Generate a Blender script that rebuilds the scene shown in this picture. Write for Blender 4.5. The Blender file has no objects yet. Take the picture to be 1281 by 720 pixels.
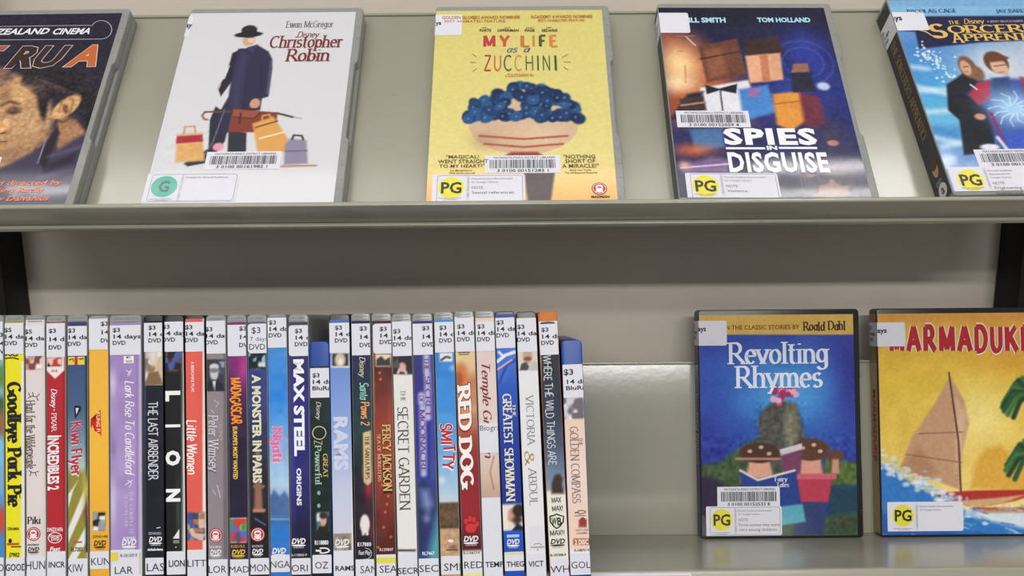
import bpy, bmesh, math, random
import numpy as np
from mathutils import Matrix, Vector

# ------------------------------------------------------------------ camera, world, lights, exposure
SC = bpy.context.scene
COL = SC.collection
R_ = math.radians
FPX = 1060.0
PITCH, ROLL = R_(10.0), R_(0.5)
CAM = Vector((0.0, 0.0, 1.45))
RT = Vector((1, 0, 0))
FW = Vector((0, math.cos(PITCH), -math.sin(PITCH)))
UP = Vector((0, math.sin(PITCH), math.cos(PITCH)))
rr = RT * math.cos(ROLL) - UP * math.sin(ROLL)
uu = UP * math.cos(ROLL) + RT * math.sin(ROLL)
cd = bpy.data.cameras.new('camera')
cd.sensor_width = 36.0
cd.lens = FPX / 1281.0 * 36.0
cd.clip_start = 0.01
cam = bpy.data.objects.new('camera', cd)
COL.objects.link(cam)
m3 = Matrix((rr, uu, -FW)).transposed()
cam.matrix_world = Matrix.Translation(CAM) @ m3.to_4x4()
SC.camera = cam

SC.view_settings.view_transform = 'Standard'
SC.view_settings.look = 'None'
SC.view_settings.gamma = 1.0
SC.view_settings.exposure = -0.27
SC.view_settings.use_curve_mapping = False

world = bpy.data.worlds.new('room_ambience')
SC.world = world
world.use_nodes = True
bgn = world.node_tree.nodes['Background']
bgn.inputs[0].default_value = (1.0, 0.985, 0.96, 1)
bgn.inputs[1].default_value = 0.47

CEIL = 2.65
LIGHT_SPECS = [   # x, y, size x, size y, watts
    (0.72, 0.335, 0.42, 0.02, 1.2), (0.72, 0.275, 0.42, 0.02, 1.2),
    (-0.86, 0.30, 0.42, 0.02, 0.9),
    (0.0, 0.285, 3.0, 0.10, 6.2),
    (-0.55, -0.50, 1.3, 0.22, 11.0),
    (-0.80, -1.50, 1.3, 0.22, 32.0),
    (0.45, -2.20, 1.6, 0.22, 108.0),
]
for lx, ly, sx, sy, w in LIGHT_SPECS:
    ld = bpy.data.lights.new('ceiling_tube', 'AREA')
    ld.shape = 'RECTANGLE'
    ld.size, ld.size_y, ld.energy = sx, sy, w
    ld.color = (1.0, 0.985, 0.96)
    lo = bpy.data.objects.new('ceiling_tube', ld)
    lo.location = (lx, ly, CEIL - 0.03)
    COL.objects.link(lo)

# ------------------------------------------------------------------ helpers
def lin(c):
    out = []
    for v in c:
        v = max(0.0, min(1.0, v / 255.0))
        out.append(v / 12.92 if v <= 0.04045 else ((v + 0.055) / 1.055) ** 2.4)
    return tuple(out)

def lin_np(a):
    a = np.clip(a / 255.0, 0, 1)
    return np.where(a <= 0.04045, a / 12.92, ((a + 0.055) / 1.055) ** 2.4)

def mat(name, color=(.5, .5, .5), rough=.5, metal=0, coat=0, coat_rough=.1, trans=0, ior=1.45, noise=0, nscale=60, bump=0, bscale=40, spec=.5, attr=False, specks=None):
    m = bpy.data.materials.new(name)
    m.use_nodes = True
    nt = m.node_tree
    b = nt.nodes['Principled BSDF']
    b.inputs['Roughness'].default_value = rough
    b.inputs['Metallic'].default_value = metal
    b.inputs['Coat Weight'].default_value = coat
    b.inputs['Coat Roughness'].default_value = coat_rough
    b.inputs['Transmission Weight'].default_value = trans
    b.inputs['IOR'].default_value = ior
    b.inputs['Specular IOR Level'].default_value = spec
    tc = nt.nodes.new('ShaderNodeTexCoord')
    if attr:
        a = nt.nodes.new('ShaderNodeAttribute'); a.attribute_name = 'Col'
        src = a.outputs['Color']
    else:
        rgb = nt.nodes.new('ShaderNodeRGB'); rgb.outputs[0].default_value = (*color, 1)
        src = rgb.outputs[0]
    if noise:
        n = nt.nodes.new('ShaderNodeTexNoise'); n.inputs['Scale'].default_value = nscale; n.inputs['Detail'].default_value = 5
        nt.links.new(tc.outputs['Object'], n.inputs['Vector'])
        mr = nt.nodes.new('ShaderNodeMapRange')
        mr.inputs['From Min'].default_value = .3; mr.inputs['From Max'].default_value = .7
        mr.inputs['To Min'].default_value = 1 - noise; mr.inputs['To Max'].default_value = 1 + noise
        nt.links.new(n.outputs['Fac'], mr.inputs['Value'])
        mx = nt.nodes.new('ShaderNodeVectorMath'); mx.operation = 'SCALE'
        nt.links.new(src, mx.inputs[0]); nt.links.new(mr.outputs[0], mx.inputs['Scale'])
        src = mx.outputs[0]
    if specks:                                     # small chips and scuffs in the enamel
        n = nt.nodes.new('ShaderNodeTexNoise'); n.inputs['Scale'].default_value = specks; n.inputs['Detail'].default_value = 8
        n.inputs['Roughness'].default_value = .75
        mp = nt.nodes.new('ShaderNodeMapping'); mp.inputs['Scale'].default_value = (1, 1, .8)
        nt.links.new(tc.outputs['Object'], mp.inputs[0]); nt.links.new(mp.outputs[0], n.inputs['Vector'])
        mr = nt.nodes.new('ShaderNodeMapRange')
        mr.inputs['From Min'].default_value = .63; mr.inputs['From Max'].default_value = .70
        mr.inputs['To Min'].default_value = 1.0; mr.inputs['To Max'].default_value = .74
        nt.links.new(n.outputs['Fac'], mr.inputs['Value'])
        mx = nt.nodes.new('ShaderNodeVectorMath'); mx.operation = 'SCALE'
        nt.links.new(src, mx.inputs[0]); nt.links.new(mr.outputs[0], mx.inputs['Scale'])
        src = mx.outputs[0]
    nt.links.new(src, b.inputs['Base Color'])
    if bump:
        n = nt.nodes.new('ShaderNodeTexNoise'); n.inputs['Scale'].default_value = bscale; n.inputs['Detail'].default_value = 3
        nt.links.new(tc.outputs['Object'], n.inputs['Vector'])
        bp = nt.nodes.new('ShaderNodeBump'); bp.inputs['Strength'].default_value = bump; bp.inputs['Distance'].default_value = .002
        nt.links.new(n.outputs['Fac'], bp.inputs['Height'])
        nt.links.new(bp.outputs[0], b.inputs['Normal'])
        nt.links.new(bp.outputs[0], b.inputs['Coat Normal'])
    return m

M_ENAMEL = mat('sage_enamel', lin((152, 150, 135)), rough=.2, noise=.05, nscale=14, spec=.9, specks=95, bump=.03, bscale=180)
M_WALL = mat('beige_wall', lin((203, 193, 180)), rough=.75, noise=.02, nscale=30, bump=.08, bscale=400)
M_BLACKPOST = mat('black_upright', (.008, .008, .009), rough=.5, spec=.25, noise=.1)
M_CEIL = mat('ceiling_white', (.75, .74, .72), rough=.9, noise=.02)
M_FLOOR = mat('floor_grey', (.055, .053, .05), rough=.8, noise=.05)
M_CLEAR = mat('clear_plastic', lin((164, 166, 163)), rough=.16, trans=.25, ior=1.25, noise=.06, nscale=220, bump=.05, bscale=120)
M_BLACK = mat('black_plastic', (.012, .012, .013), rough=.28, noise=.1)
M_NAVY = mat('navy_plastic', lin((22, 28, 60)), rough=.25, noise=.08)
M_BLUE = mat('blue_plastic', lin((22, 68, 150)), rough=.3, noise=.08, spec=.3)
M_ORANGE = mat('orange_plastic', lin((190, 104, 20)), rough=.4, noise=.05, spec=.3)
M_PRINT = mat('sleeved_print', rough=.55, spec=.25, coat=.42, coat_rough=.06, noise=.012, nscale=420, attr=True, bump=.035, bscale=28)
M_SPRINT = mat('spine_print', rough=.55, spec=.25, coat=.35, coat_rough=.12, noise=.015, nscale=420, attr=True, bump=.05, bscale=34)
M_INK = mat('printing_ink', rough=.55, spec=.25, coat=.2, coat_rough=.08, noise=.03, nscale=300, attr=True)
M_STICK = mat('sticker_paper', lin((220, 220, 230)), rough=.55, noise=.012, nscale=150)
M_CARD = mat('peach_card', lin((224, 178, 152)), rough=.6, noise=.03)

def link(o, parent=None):
    COL.objects.link(o)
    if parent is not None:
        o.parent = parent
    return o

def tag(o, label=None, cat=None, group=None, kind=None):
    for k, v in (('label', label), ('category', cat), ('group', group), ('kind', kind)):
        if v:
            o[k] = v
    return o

class MB:
    """Collects faces in millimetres; build() links them as one mesh object."""
    def __init__(s):
        s.v, s.f, s.c = [], [], []
    def add(s, verts, faces, col=None):
        n = len(s.v)
        s.v.extend(verts)
        for f in faces:
            s.f.append(tuple(i + n for i in f)); s.c.append(col)
    def box(s, x0, x1, y0, y1, z0, z1, col=None):
        s.add([(x, y, z) for x in (x0, x1) for y in (y0, y1) for z in (z0, z1)],
              [(0, 1, 3, 2), (4, 6, 7, 5), (0, 4, 5, 1), (2, 3, 7, 6), (0, 2, 6, 4), (1, 5, 7, 3)], col)
    def build(s, name, m, parent=None, smooth=False, bevel=0, M=None, recalc=True):
        me = bpy.data.meshes.new(name)
        me.from_pydata([(a * .001, b * .001, c * .001) for a, b, c in s.v], [], s.f)
        if any(c is not None for c in s.c):
            at = me.attributes.new('Col', 'FLOAT_COLOR', 'CORNER')
            arr = np.ones((len(me.loops), 4), dtype=np.float32)
            k = 0
            for f, c in zip(s.f, s.c):
                arr[k:k + len(f), :3] = lin(c) if c is not None else (.8, .8, .8)
                k += len(f)
            at.data.foreach_set('color', arr.ravel())
        if recalc:
            bm = bmesh.new(); bm.from_mesh(me)
            bmesh.ops.recalc_face_normals(bm, faces=bm.faces)
            if bevel:
                bmesh.ops.bevel(bm, geom=[e for e in bm.edges if len(e.link_faces) == 2 and e.calc_face_angle() > .6], offset=bevel * .001, segments=3, profile=.5, affect='EDGES', clamp_overlap=True)
            bm.to_mesh(me); bm.free()
        me.materials.append(m)
        if smooth:
            for p in me.polygons:
                p.use_smooth = True
            try:
                me.set_sharp_from_angle(angle=R_(40))
            except Exception:
                pass
        o = bpy.data.objects.new(name, me)
        link(o, parent)
        if M is not None:
            o.matrix_world = M
        return o

def empty(name, M):
    o = bpy.data.objects.new(name, None)
    o.empty_display_size = .02
    o.matrix_world = M
    return link(o)

# ------------------------------------------------------------------ surfaces: a flat face of a thing, and where a sight line meets it
class Surf:
    def __init__(s, M, o, u, v):                       # M in metres; o, u, v local (o in mm)
        s.M, s.o, s.u, s.v = M, Vector(o), Vector(u), Vector(v)
        s.n = s.u.cross(s.v)
        s.Mi = M.inverted()
    def uv(s, px, py):
        d = FW + rr * ((px - 640.5) / FPX) + uu * ((360.0 - py) / FPX)
        a = s.Mi @ CAM * 1000.0
        b = (s.Mi.to_3x3() @ d) * 1000.0
        t = (s.o - a).dot(s.n) / b.dot(s.n)
        p = a + b * t - s.o
        return p.dot(s.u), p.dot(s.v)
    def pt(s, u, v, h=0.0):
        p = s.o + s.u * u + s.v * v + s.n * h
        return (p.x, p.y, p.z)

# ------------------------------------------------------------------ lettering
_tc = {}
_cu = bpy.data.curves.new('lettering', 'FONT')
_cu.resolution_u = 2
_ob = bpy.data.objects.new('lettering', _cu)
def glyphs(s, bold=0.0, space=1.0):
    k = (s, round(bold, 3), space)
    if k not in _tc:
        _cu.body = s; _cu.offset = bold; _cu.space_character = space
        me = _ob.to_mesh()
        me.calc_loop_triangles()
        v = np.array([(p.co.x, p.co.y) for p in me.vertices]) if len(me.vertices) else np.zeros((0, 2))
        t = [tuple(q.vertices) for q in me.loop_triangles]
        _ob.to_mesh_clear()
        _tc[k] = (v, t)
    return _tc[k]
CAPH = float(glyphs('H')[0][:, 1].max())
XH = float(glyphs('x')[0][:, 1].max())

def arc(cx, cy, rx, ry, a0, a1, n=12):
    return [(cx + rx * math.cos(R_(a0 + (a1 - a0) * i / n)), cy + ry * math.sin(R_(a0 + (a1 - a0) * i / n))) for i in range(n + 1)]
x_ = .66
G = {   # a broad-nib alphabet: advance, strokes
 'A': (.76, [[(.02, 0), (.38, 1)], [(.38, 1), (.74, 0)], [(.15, .34), (.62, .34)]]),
 'B': (.68, [[(.1, 0), (.1, 1)], [(.1, 1), (.3, 1)] + arc(.34, .76, .2, .24, 90, -90) + [(.1, .52)], [(.1, .52), (.34, .52)] + arc(.36, .26, .25, .26, 90, -90) + [(.1, 0)]]),
 'C': (.76, [arc(.42, .5, .36, .5, 48, 312, 18)]),
 'D': (.8, [[(.1, 0), (.1, 1)], [(.1, 1), (.3, 1)] + arc(.32, .5, .42, .5, 90, -90, 16) + [(.1, 0)]]),
 'E': (.62, [[(.1, 0), (.1, 1)], [(.1, 1), (.54, 1)], [(.1, .52), (.46, .52)], [(.1, 0), (.58, 0)]]),
 'F': (.58, [[(.1, 0), (.1, 1)], [(.1, 1), (.54, 1)], [(.1, .52), (.46, .52)]]),
 'G': (.82, [arc(.42, .5, .36, .5, 48, 320, 18), [(.72, .44), (.72, .1)], [(.5, .44), (.78, .44)]]),
 'H': (.82, [[(.1, 0), (.1, 1)], [(.72, 0), (.72, 1)], [(.1, .52), (.72, .52)]]),
 'I': (.3, [[(.15, 0), (.15, 1)]]),
 'J': (.42, [[(.28, 1), (.28, .1)] + arc(.12, .1, .16, .24, 0, -120, 8)]),
 'K': (.76, [[(.1, 0), (.1, 1)], [(.66, 1), (.1, .42)], [(.28, .6), (.74, 0)]]),
 'L': (.58, [[(.1, 0), (.1, 1)], [(.1, 0), (.56, 0)]]),
 'M': (.98, [[(.1, 0), (.12, 1)], [(.12, 1), (.49, .08)], [(.49, .08), (.86, 1)], [(.86, 1), (.88, 0)]]),
 'N': (.84, [[(.1, 0), (.1, 1)], [(.1, 1), (.74, 0)], [(.74, 0), (.74, 1)]]),
 'O': (.86, [arc(.43, .5, .37, .5, 0, 360, 24)]),
 'P': (.64, [[(.1, 0), (.1, 1)], [(.1, 1), (.3, 1)] + arc(.34, .74, .23, .26, 90, -90) + [(.1, .48)]]),
 'Q': (.86, [arc(.43, .5, .37, .5, 0, 360, 24), [(.5, .2), (.82, -.12)]]),
 'R': (.74, [[(.1, 0), (.1, 1)], [(.1, 1), (.3, 1)] + arc(.34, .74, .23, .26, 90, -90) + [(.1, .48)], [(.32, .48), (.74, 0)]]),
 'S': (.62, [arc(.32, .745, .23, .255, 30, 260, 12) + arc(.31, .255, .26, .255, 80, -150, 12)]),
 'T': (.7, [[(.35, 0), (.35, 1)], [(.02, 1), (.68, 1)]]),
 'U': (.8, [[(.1, 1), (.1, .36)] + arc(.4, .36, .3, .36, 180, 360, 14) + [(.7, 1)]]),
 'V': (.74, [[(.02, 1), (.37, 0)], [(.37, 0), (.72, 1)]]),
 'W': (1.05, [[(.02, 1), (.28, 0)], [(.28, 0), (.52, 1)], [(.52, 1), (.78, 0)], [(.78, 0), (1.03, 1)]]),
 'X': (.74, [[(.04, 1), (.7, 0)], [(.7, 1), (.04, 0)]]),
 'Y': (.72, [[(.02, 1), (.36, .46)], [(.7, 1), (.36, .46)], [(.36, .46), (.36, 0)]]),
 'Z': (.68, [[(.06, 1), (.62, 1)], [(.62, 1), (.06, 0)], [(.06, 0), (.64, 0)]]),
 'a': (.58, [arc(.26, .3, .2, .3, 0, 360, 16), [(.47, x_), (.47, 0)]]),
 'b': (.58, [[(.1, 1.02), (.1, 0)], arc(.31, .32, .21, .32, 0, 360, 16)]),
 'c': (.5, [arc(.28, .33, .22, .33, 45, 315, 14)]),
 'd': (.6, [[(.48, 1.02), (.48, 0)], arc(.27, .32, .21, .32, 0, 360, 16)]),
 'e': (.54, [[(.07, .36), (.47, .36)] + arc(.28, .33, .21, .33, 8, 318, 16)]),
 'f': (.36, [arc(.3, .84, .16, .18, 30, 180, 8) + [(.14, 0)], [(.0, x_ - .02), (.32, x_ - .02)]]),
 'g': (.58, [arc(.26, .36, .2, .3, 0, 360, 16), [(.47, x_), (.47, -.1)] + arc(.26, -.1, .21, .2, 0, -160, 10)]),
 'h': (.6, [[(.1, 1.02), (.1, 0)], [(.1, .38)] + arc(.29, .42, .2, .24, 170, 0, 10) + [(.49, 0)]]),
 'i': (.26, [[(.13, x_), (.13, 0)], [(.13, .9), (.13, .96)]]),
 'j': (.28, [[(.15, x_), (.15, -.12)] + arc(.02, -.12, .13, .16, 0, -110, 6), [(.15, .9), (.15, .96)]]),
 'k': (.58, [[(.1, 1.02), (.1, 0)], [(.48, x_), (.1, .28)], [(.24, .42), (.54, 0)]]),
 'l': (.26, [[(.13, 1.02), (.13, 0)]]),
 'm': (.9, [[(.1, x_), (.1, 0)], [(.1, .4)] + arc(.28, .43, .17, .23, 170, 0, 8) + [(.45, 0)], [(.45, .4)] + arc(.63, .43, .17, .23, 170, 0, 8) + [(.8, 0)]]),
 'n': (.6, [[(.1, x_), (.1, 0)], [(.1, .4)] + arc(.29, .42, .2, .24, 170, 0, 10) + [(.49, 0)]]),
 'o': (.56, [arc(.28, .33, .22, .33, 0, 360, 18)]),
 'p': (.58, [[(.1, x_), (.1, -.3)], arc(.31, .33, .21, .33, 0, 360, 16)]),
 'q': (.6, [[(.48, x_), (.48, -.3)], arc(.27, .33, .21, .33, 0, 360, 16)]),
 'r': (.42, [[(.1, x_), (.1, 0)], [(.1, .4)] + arc(.28, .42, .17, .23, 165, 45, 8)]),
 's': (.46, [arc(.24, .49, .16, .17, 35, 260, 10) + arc(.23, .17, .18, .17, 80, -150, 10)]),
 't': (.38, [[(.16, .9), (.16, .16)] + arc(.28, .16, .12, .16, 180, 300, 8), [(.02, x_ - .02), (.34, x_ - .02)]]),
 'u': (.6, [[(.1, x_), (.1, .24)] + arc(.29, .24, .19, .24, 180, 350, 10), [(.49, x_), (.49, 0)]]),
 'v': (.56, [[(.03, x_), (.28, 0)], [(.28, 0), (.53, x_)]]),
 'w': (.82, [[(.03, x_), (.22, 0)], [(.22, 0), (.41, x_)], [(.41, x_), (.6, 0)], [(.6, 0), (.79, x_)]]),
 'x': (.56, [[(.05, x_), (.51, 0)], [(.51, x_), (.05, 0)]]),
 'y': (.56, [[(.03, x_), (.29, .02)], [(.53, x_), (.29, .02), (.16, -.28), (.04, -.26)]]),
 'z': (.5, [[(.06, x_), (.44, x_)], [(.44, x_), (.06, 0)], [(.06, 0), (.46, 0)]]),
 '&': (.9, [[(.86, 0), (.26, .68)] + arc(.4, .8, .17, .2, 220, -40, 12) + [(.2, .42)] + arc(.34, .24, .26, .24, 140, 320, 12) + [(.78, .5)]]),
 "'": (.2, [[(.12, 1), (.09, .8)]]), '.': (.2, [[(.1, 0), (.1, .05)]]), '-': (.4, [[(.06, .36), (.34, .36)]]),
 ' ': (.34, []), '!': (.28, [[(.14, 1), (.14, .3)], [(.14, 0), (.14, .06)]]), '2': (.6, [arc(.3, .72, .22, .28, 170, -30, 12) + [(.06, 0)], [(.06, 0), (.56, 0)]]),
}
def nib_text(s, thick=.14, thin=.05, serif=True, slant=0.0, small_caps=False, wob=0.0, seed=1):
    rnd = random.Random(seed)
    vs, ts, x = [], [], 0.0
    q0 = [0]                       # overlapping strokes lie a hair apart
    def ribbon(pts):
        q0[0] = (q0[0] + 1) % 17
        n0 = len(vs)
        n = len(pts)
        for i, (px, py) in enumerate(pts):
            a = pts[max(i - 1, 0)]; b = pts[min(i + 1, n - 1)]
            dx, dy = b[0] - a[0], b[1] - a[1]
            L = math.hypot(dx, dy) or 1
            ang = math.atan2(dy, dx)
            w = thin + (thick - thin) * abs(math.sin(ang - R_(14)))
            nx, ny = -dy / L * w / 2, dx / L * w / 2
            vs.append((px + nx, py + ny, q0[0])); vs.append((px - nx, py - ny, q0[0]))
        for i in range(n - 1):
            k = n0 + 2 * i
            ts.append((k, k + 1, k + 3)); ts.append((k, k + 3, k + 2))
    for ch in s:
        sc = 1.0
        if small_caps and ch.islower():
            ch = ch.upper(); sc = .76
        if ch not in G:
            x += .34; continue
        adv, st = G[ch]
        dy = rnd.uniform(-wob, wob); ro = rnd.uniform(-wob, wob)
        T = lambda p: (x + sc * p[0] + slant * sc * p[1] - ro * p[1], sc * p[1] + dy + ro * p[0])
        for q in st:
            q = [T(p) for p in q]
            # shorten nothing; add thin foot serifs on straight stems
            ribbon(q)
            if serif:
                for e, o in ((q[0], q[1]), (q[-1], q[-2])):
                    if abs(e[1] - o[1]) > abs(e[0] - o[0]) * 1.1 and abs(e[1] - o[1]) > .12:
                        up = 1 if e[1] > o[1] else -1
                        k = len(vs); hw = thick * .5 + .085 * sc; hh = max(thin, .045) / 2
                        q0[0] = (q0[0] + 1) % 17; z = q0[0]
                        vs.extend([(e[0] - hw, e[1] - hh, z), (e[0] + hw, e[1] - hh, z), (e[0] + hw, e[1] + hh, z), (e[0] - hw, e[1] + hh, z)])
                        ts.append((k, k + 1, k + 2)); ts.append((k, k + 2, k + 3))
        x += adv * sc + thick * .25
    return np.array(vs) if vs else np.zeros((0, 3)), ts

def clip_tris(v, tris, x0, x1):
    """Cut flat triangles at the edges of the paper they are printed on."""
    out = []
    for t in tris:
        poly = [tuple(v[i]) if len(v[i]) > 2 else (v[i][0], v[i][1], 0.0) for i in t]
        zz = poly[0][2]
        for sgn, lim in ((1, x0), (-1, x1)):
            if lim is None: continue
            q = []
            for i in range(len(poly)):
                a, b = poly[i], poly[(i + 1) % len(poly)]
                ia, ib = sgn * (a[0] - lim) >= 0, sgn * (b[0] - lim) >= 0
                if ia: q.append(a)
                if ia != ib:
                    k = (lim - a[0]) / (b[0] - a[0]); q.append((lim, a[1] + k * (b[1] - a[1]), zz))
            poly = q
            if len(poly) < 3: break
        if len(poly) >= 3: out.append(poly)
    return out

class Letters:
    """Flat printing on a surface: strings, discs, bars and outlines, all in one mesh."""
    def __init__(s, surf, h=.3, clip=None):
        s.S, s.h, s.mb, s.clip = surf, h, MB(), clip
        s.k = 0
        s.words = []
    def _put(s, v, tris, col, h):
        s.k += 1
        h = h + s.k * .004
        if s.clip:
            for p in clip_tris(v, tris, *s.clip):
                s.mb.add([s.S.pt(q[0], q[1], h + q[2] * .003) for q in p], [tuple(range(len(p)))], col)
        elif callable(col):
            for t in tris:
                c = v[list(t)].mean(axis=0)
                s.mb.add([s.S.pt(*v[i], h) for i in t], [(0, 1, 2)], col(*c))
        else:
            s.mb.add([s.S.pt(q[0], q[1], h + (q[2] * .003 if len(q) > 2 else 0)) for q in v], tris, col)
    def poly(s, uv, col, lay=0):
        n = len(uv)
        s._put(np.array(uv), [(0, i, i + 1) for i in range(1, n - 1)], col, s.h + lay * .06)
    def rect(s, u0, v0, u1, v1, col, lay=0):
        s.poly([(u0, v0), (u1, v0), (u1, v1), (u0, v1)], col, lay)
    def prect(s, x0, y0, x1, y1, col, lay=0):
        a, b = s.S.uv((x0 + x1) / 2, y1)[1], s.S.uv((x0 + x1) / 2, y0)[1]
        c, d = s.S.uv(x0, (y0 + y1) / 2)[0], s.S.uv(x1, (y0 + y1) / 2)[0]
        s.rect(c, a, d, b, col, lay)
    def ell(s, cu, cv, ru, rv, col, lay=0, n=28):
        s.poly([(cu + ru * math.cos(2 * math.pi * i / n), cv + rv * math.sin(2 * math.pi * i / n)) for i in range(n)], col, lay)
    def ring(s, cu, cv, ru, rv, w, col, lay=0, a0=0, a1=360, n=28):
        s.line([(cu + ru * math.cos(R_(a0 + (a1 - a0) * i / n)), cv + rv * math.sin(R_(a0 + (a1 - a0) * i / n))) for i in range(n + 1)], w, col, lay)
    def line(s, pts, w, col, lay=0):
        v, t = [], []
        n = len(pts)
        for i, p in enumerate(pts):
            a, b = pts[max(i - 1, 0)], pts[min(i + 1, n - 1)]
            dx, dy = b[0] - a[0], b[1] - a[1]; L = math.hypot(dx, dy) or 1
            v += [(p[0] - dy / L * w / 2, p[1] + dx / L * w / 2), (p[0] + dy / L * w / 2, p[1] - dx / L * w / 2)]
        for i in range(n - 1):
            k = 2 * i; t += [(k, k + 1, k + 3), (k, k + 3, k + 2)]
        s._put(np.array(v), t, col, s.h + lay * .06)
    def pline(s, pxs, w, col, lay=0):
        s.line([s.S.uv(*p) for p in pxs], w, col, lay)
    def rrect_line(s, u0, v0, u1, v1, r, w, col):
        p = [(u1 - r, v0)] + arc(u1 - r, v0 + r, r, r, -90, 0, 4) + arc(u1 - r, v1 - r, r, r, 0, 90, 4) + arc(u0 + r, v1 - r, r, r, 90, 180, 4) + arc(u0 + r, v0 + r, r, r, 180, 270, 4) + [(u1 - r, v0)]
        s.line(p, w, col)
    def box(s, txt, u0, v0, u1, v1, col, bold=.012, nib=None, vert=False, outline=None, out_w=.06, slant=0, lower=False, space=1.0):
        """Fit txt to the box u0..u1 wide, baseline v0, capitals up to v1 (vert: reading downwards, v1 is where it begins)."""
        def geo(extra):
            if nib is not None:
                kw = dict(nib); kw['thick'] = kw.get('thick', .14) + extra * 2; kw['thin'] = kw.get('thin', .05) + extra * 2
                v, t = nib_text(txt, **kw); ch = x_ if lower else 1.0
            else:
                v, t = glyphs(txt, bold + extra, space); ch = (XH if lower else CAPH)
                v = v.copy()
                if slant and len(v): v[:, 0] += slant * v[:, 1]
            return v, t, ch
        v, t, ch = geo(0)
        if not len(v): return
        x0, x1 = v[:, 0].min(), v[:, 0].max()
        def place(v):
            a = (v[:, 0] - x0) / (x1 - x0); b = v[:, 1] / ch
            if vert:
                return np.stack([u0 + b * (u1 - u0), v1 - a * (v1 - v0)] + ([v[:, 2]] if v.shape[1] > 2 else []), axis=1)
            return np.stack([u0 + a * (u1 - u0), v0 + b * (v1 - v0)] + ([v[:, 2]] if v.shape[1] > 2 else []), axis=1)
        if outline is not None:
            vo, to, _ = geo(out_w)
            s._put(place(vo), to, outline, s.h)
        s._put(place(v), t, col, s.h + .06)
    def text(s, txt, x0, y0, x1, y1, col, **k):
        """The same with the box read off in picture pixels (y0 upper, y1 lower)."""
        xm, ym = (x0 + x1) / 2, (y0 + y1) / 2
        ua, ub = s.S.uv(x0, ym)[0], s.S.uv(x1, ym)[0]
        va, vb = s.S.uv(xm, y1)[1], s.S.uv(xm, y0)[1]
        if ((x1 - x0) if k.get('vert') else (y1 - y0)) >= 8.5:      # a word of the title is a piece of its own
            q = Letters(s.S, s.h, s.clip); q.k = s.k
            q.box(txt, ua, va, ub, vb, col, **k); s.k = q.k; s.words.append((q, 'title_lettering'))
            return
        s.box(txt, ua, va, ub, vb, col, **k)
    def vtext(s, txt, x0, y0, x1, y1, col, **k):
        s.text(txt, x0, y0, x1, y1, col, vert=True, **k)
    def pell(s, cx, cy, rx, ry, col, lay=0):
        u, v = s.S.uv(cx, cy); s.ell(u, v, abs(s.S.uv(cx + rx, cy)[0] - u), abs(s.S.uv(cx, cy + ry)[1] - v), col, lay)
    def dvd_logo(s, x0, y0, x1, y1, col):
        h = y1 - y0
        s.text('DVD', x0, y0, x1, y0 + h * .55, col, bold=.03, slant=.25)
        s.pell((x0 + x1) / 2, y0 + h * .72, (x1 - x0) / 2, h * .1, col)
        s.text('VIDEO', x0 + 2, y0 + h * .86, x1 - 2, y1, col, bold=0)
    def round_badge(s, cx, cy, rx, ry):
        q = Letters(s.S, s.h, s.clip); q.k = s.k; s.words.append((q, 'emblem'))
        q._badge(cx, cy, rx, ry); s.k = q.k
    def _badge(s, cx, cy, rx, ry):
        red, wh = (178, 40, 48), (236, 226, 226)
        s.pell(cx, cy, rx, ry, red); s.pell(cx, cy, rx * .86, ry * .86, wh, 1); s.pell(cx, cy, rx * .78, ry * .78, red, 2)
        s.pell(cx, cy - ry * .2, rx * .5, ry * .42, wh, 3); s.pell(cx, cy - ry * .18, rx * .34, ry * .12, red, 4)
        s.pell(cx, cy + ry * .38, rx * .34, ry * .3, wh, 3)
        s.pline([(cx - rx * .5, cy + ry * .2), (cx + rx * .5, cy + ry * .55)], .9, wh, 3)
        s.pline([(cx + rx * .5, cy + ry * .2), (cx - rx * .5, cy + ry * .55)], .9, wh, 3)
    def build(s, name, m, parent):
        for q, nm in s.words:
            q.mb.build(nm, m, parent, recalc=False)
        if s.mb.f:
            o = s.mb.build(name, m, parent, recalc=False)
            o['kind'] = 'stuff'
            return o

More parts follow.
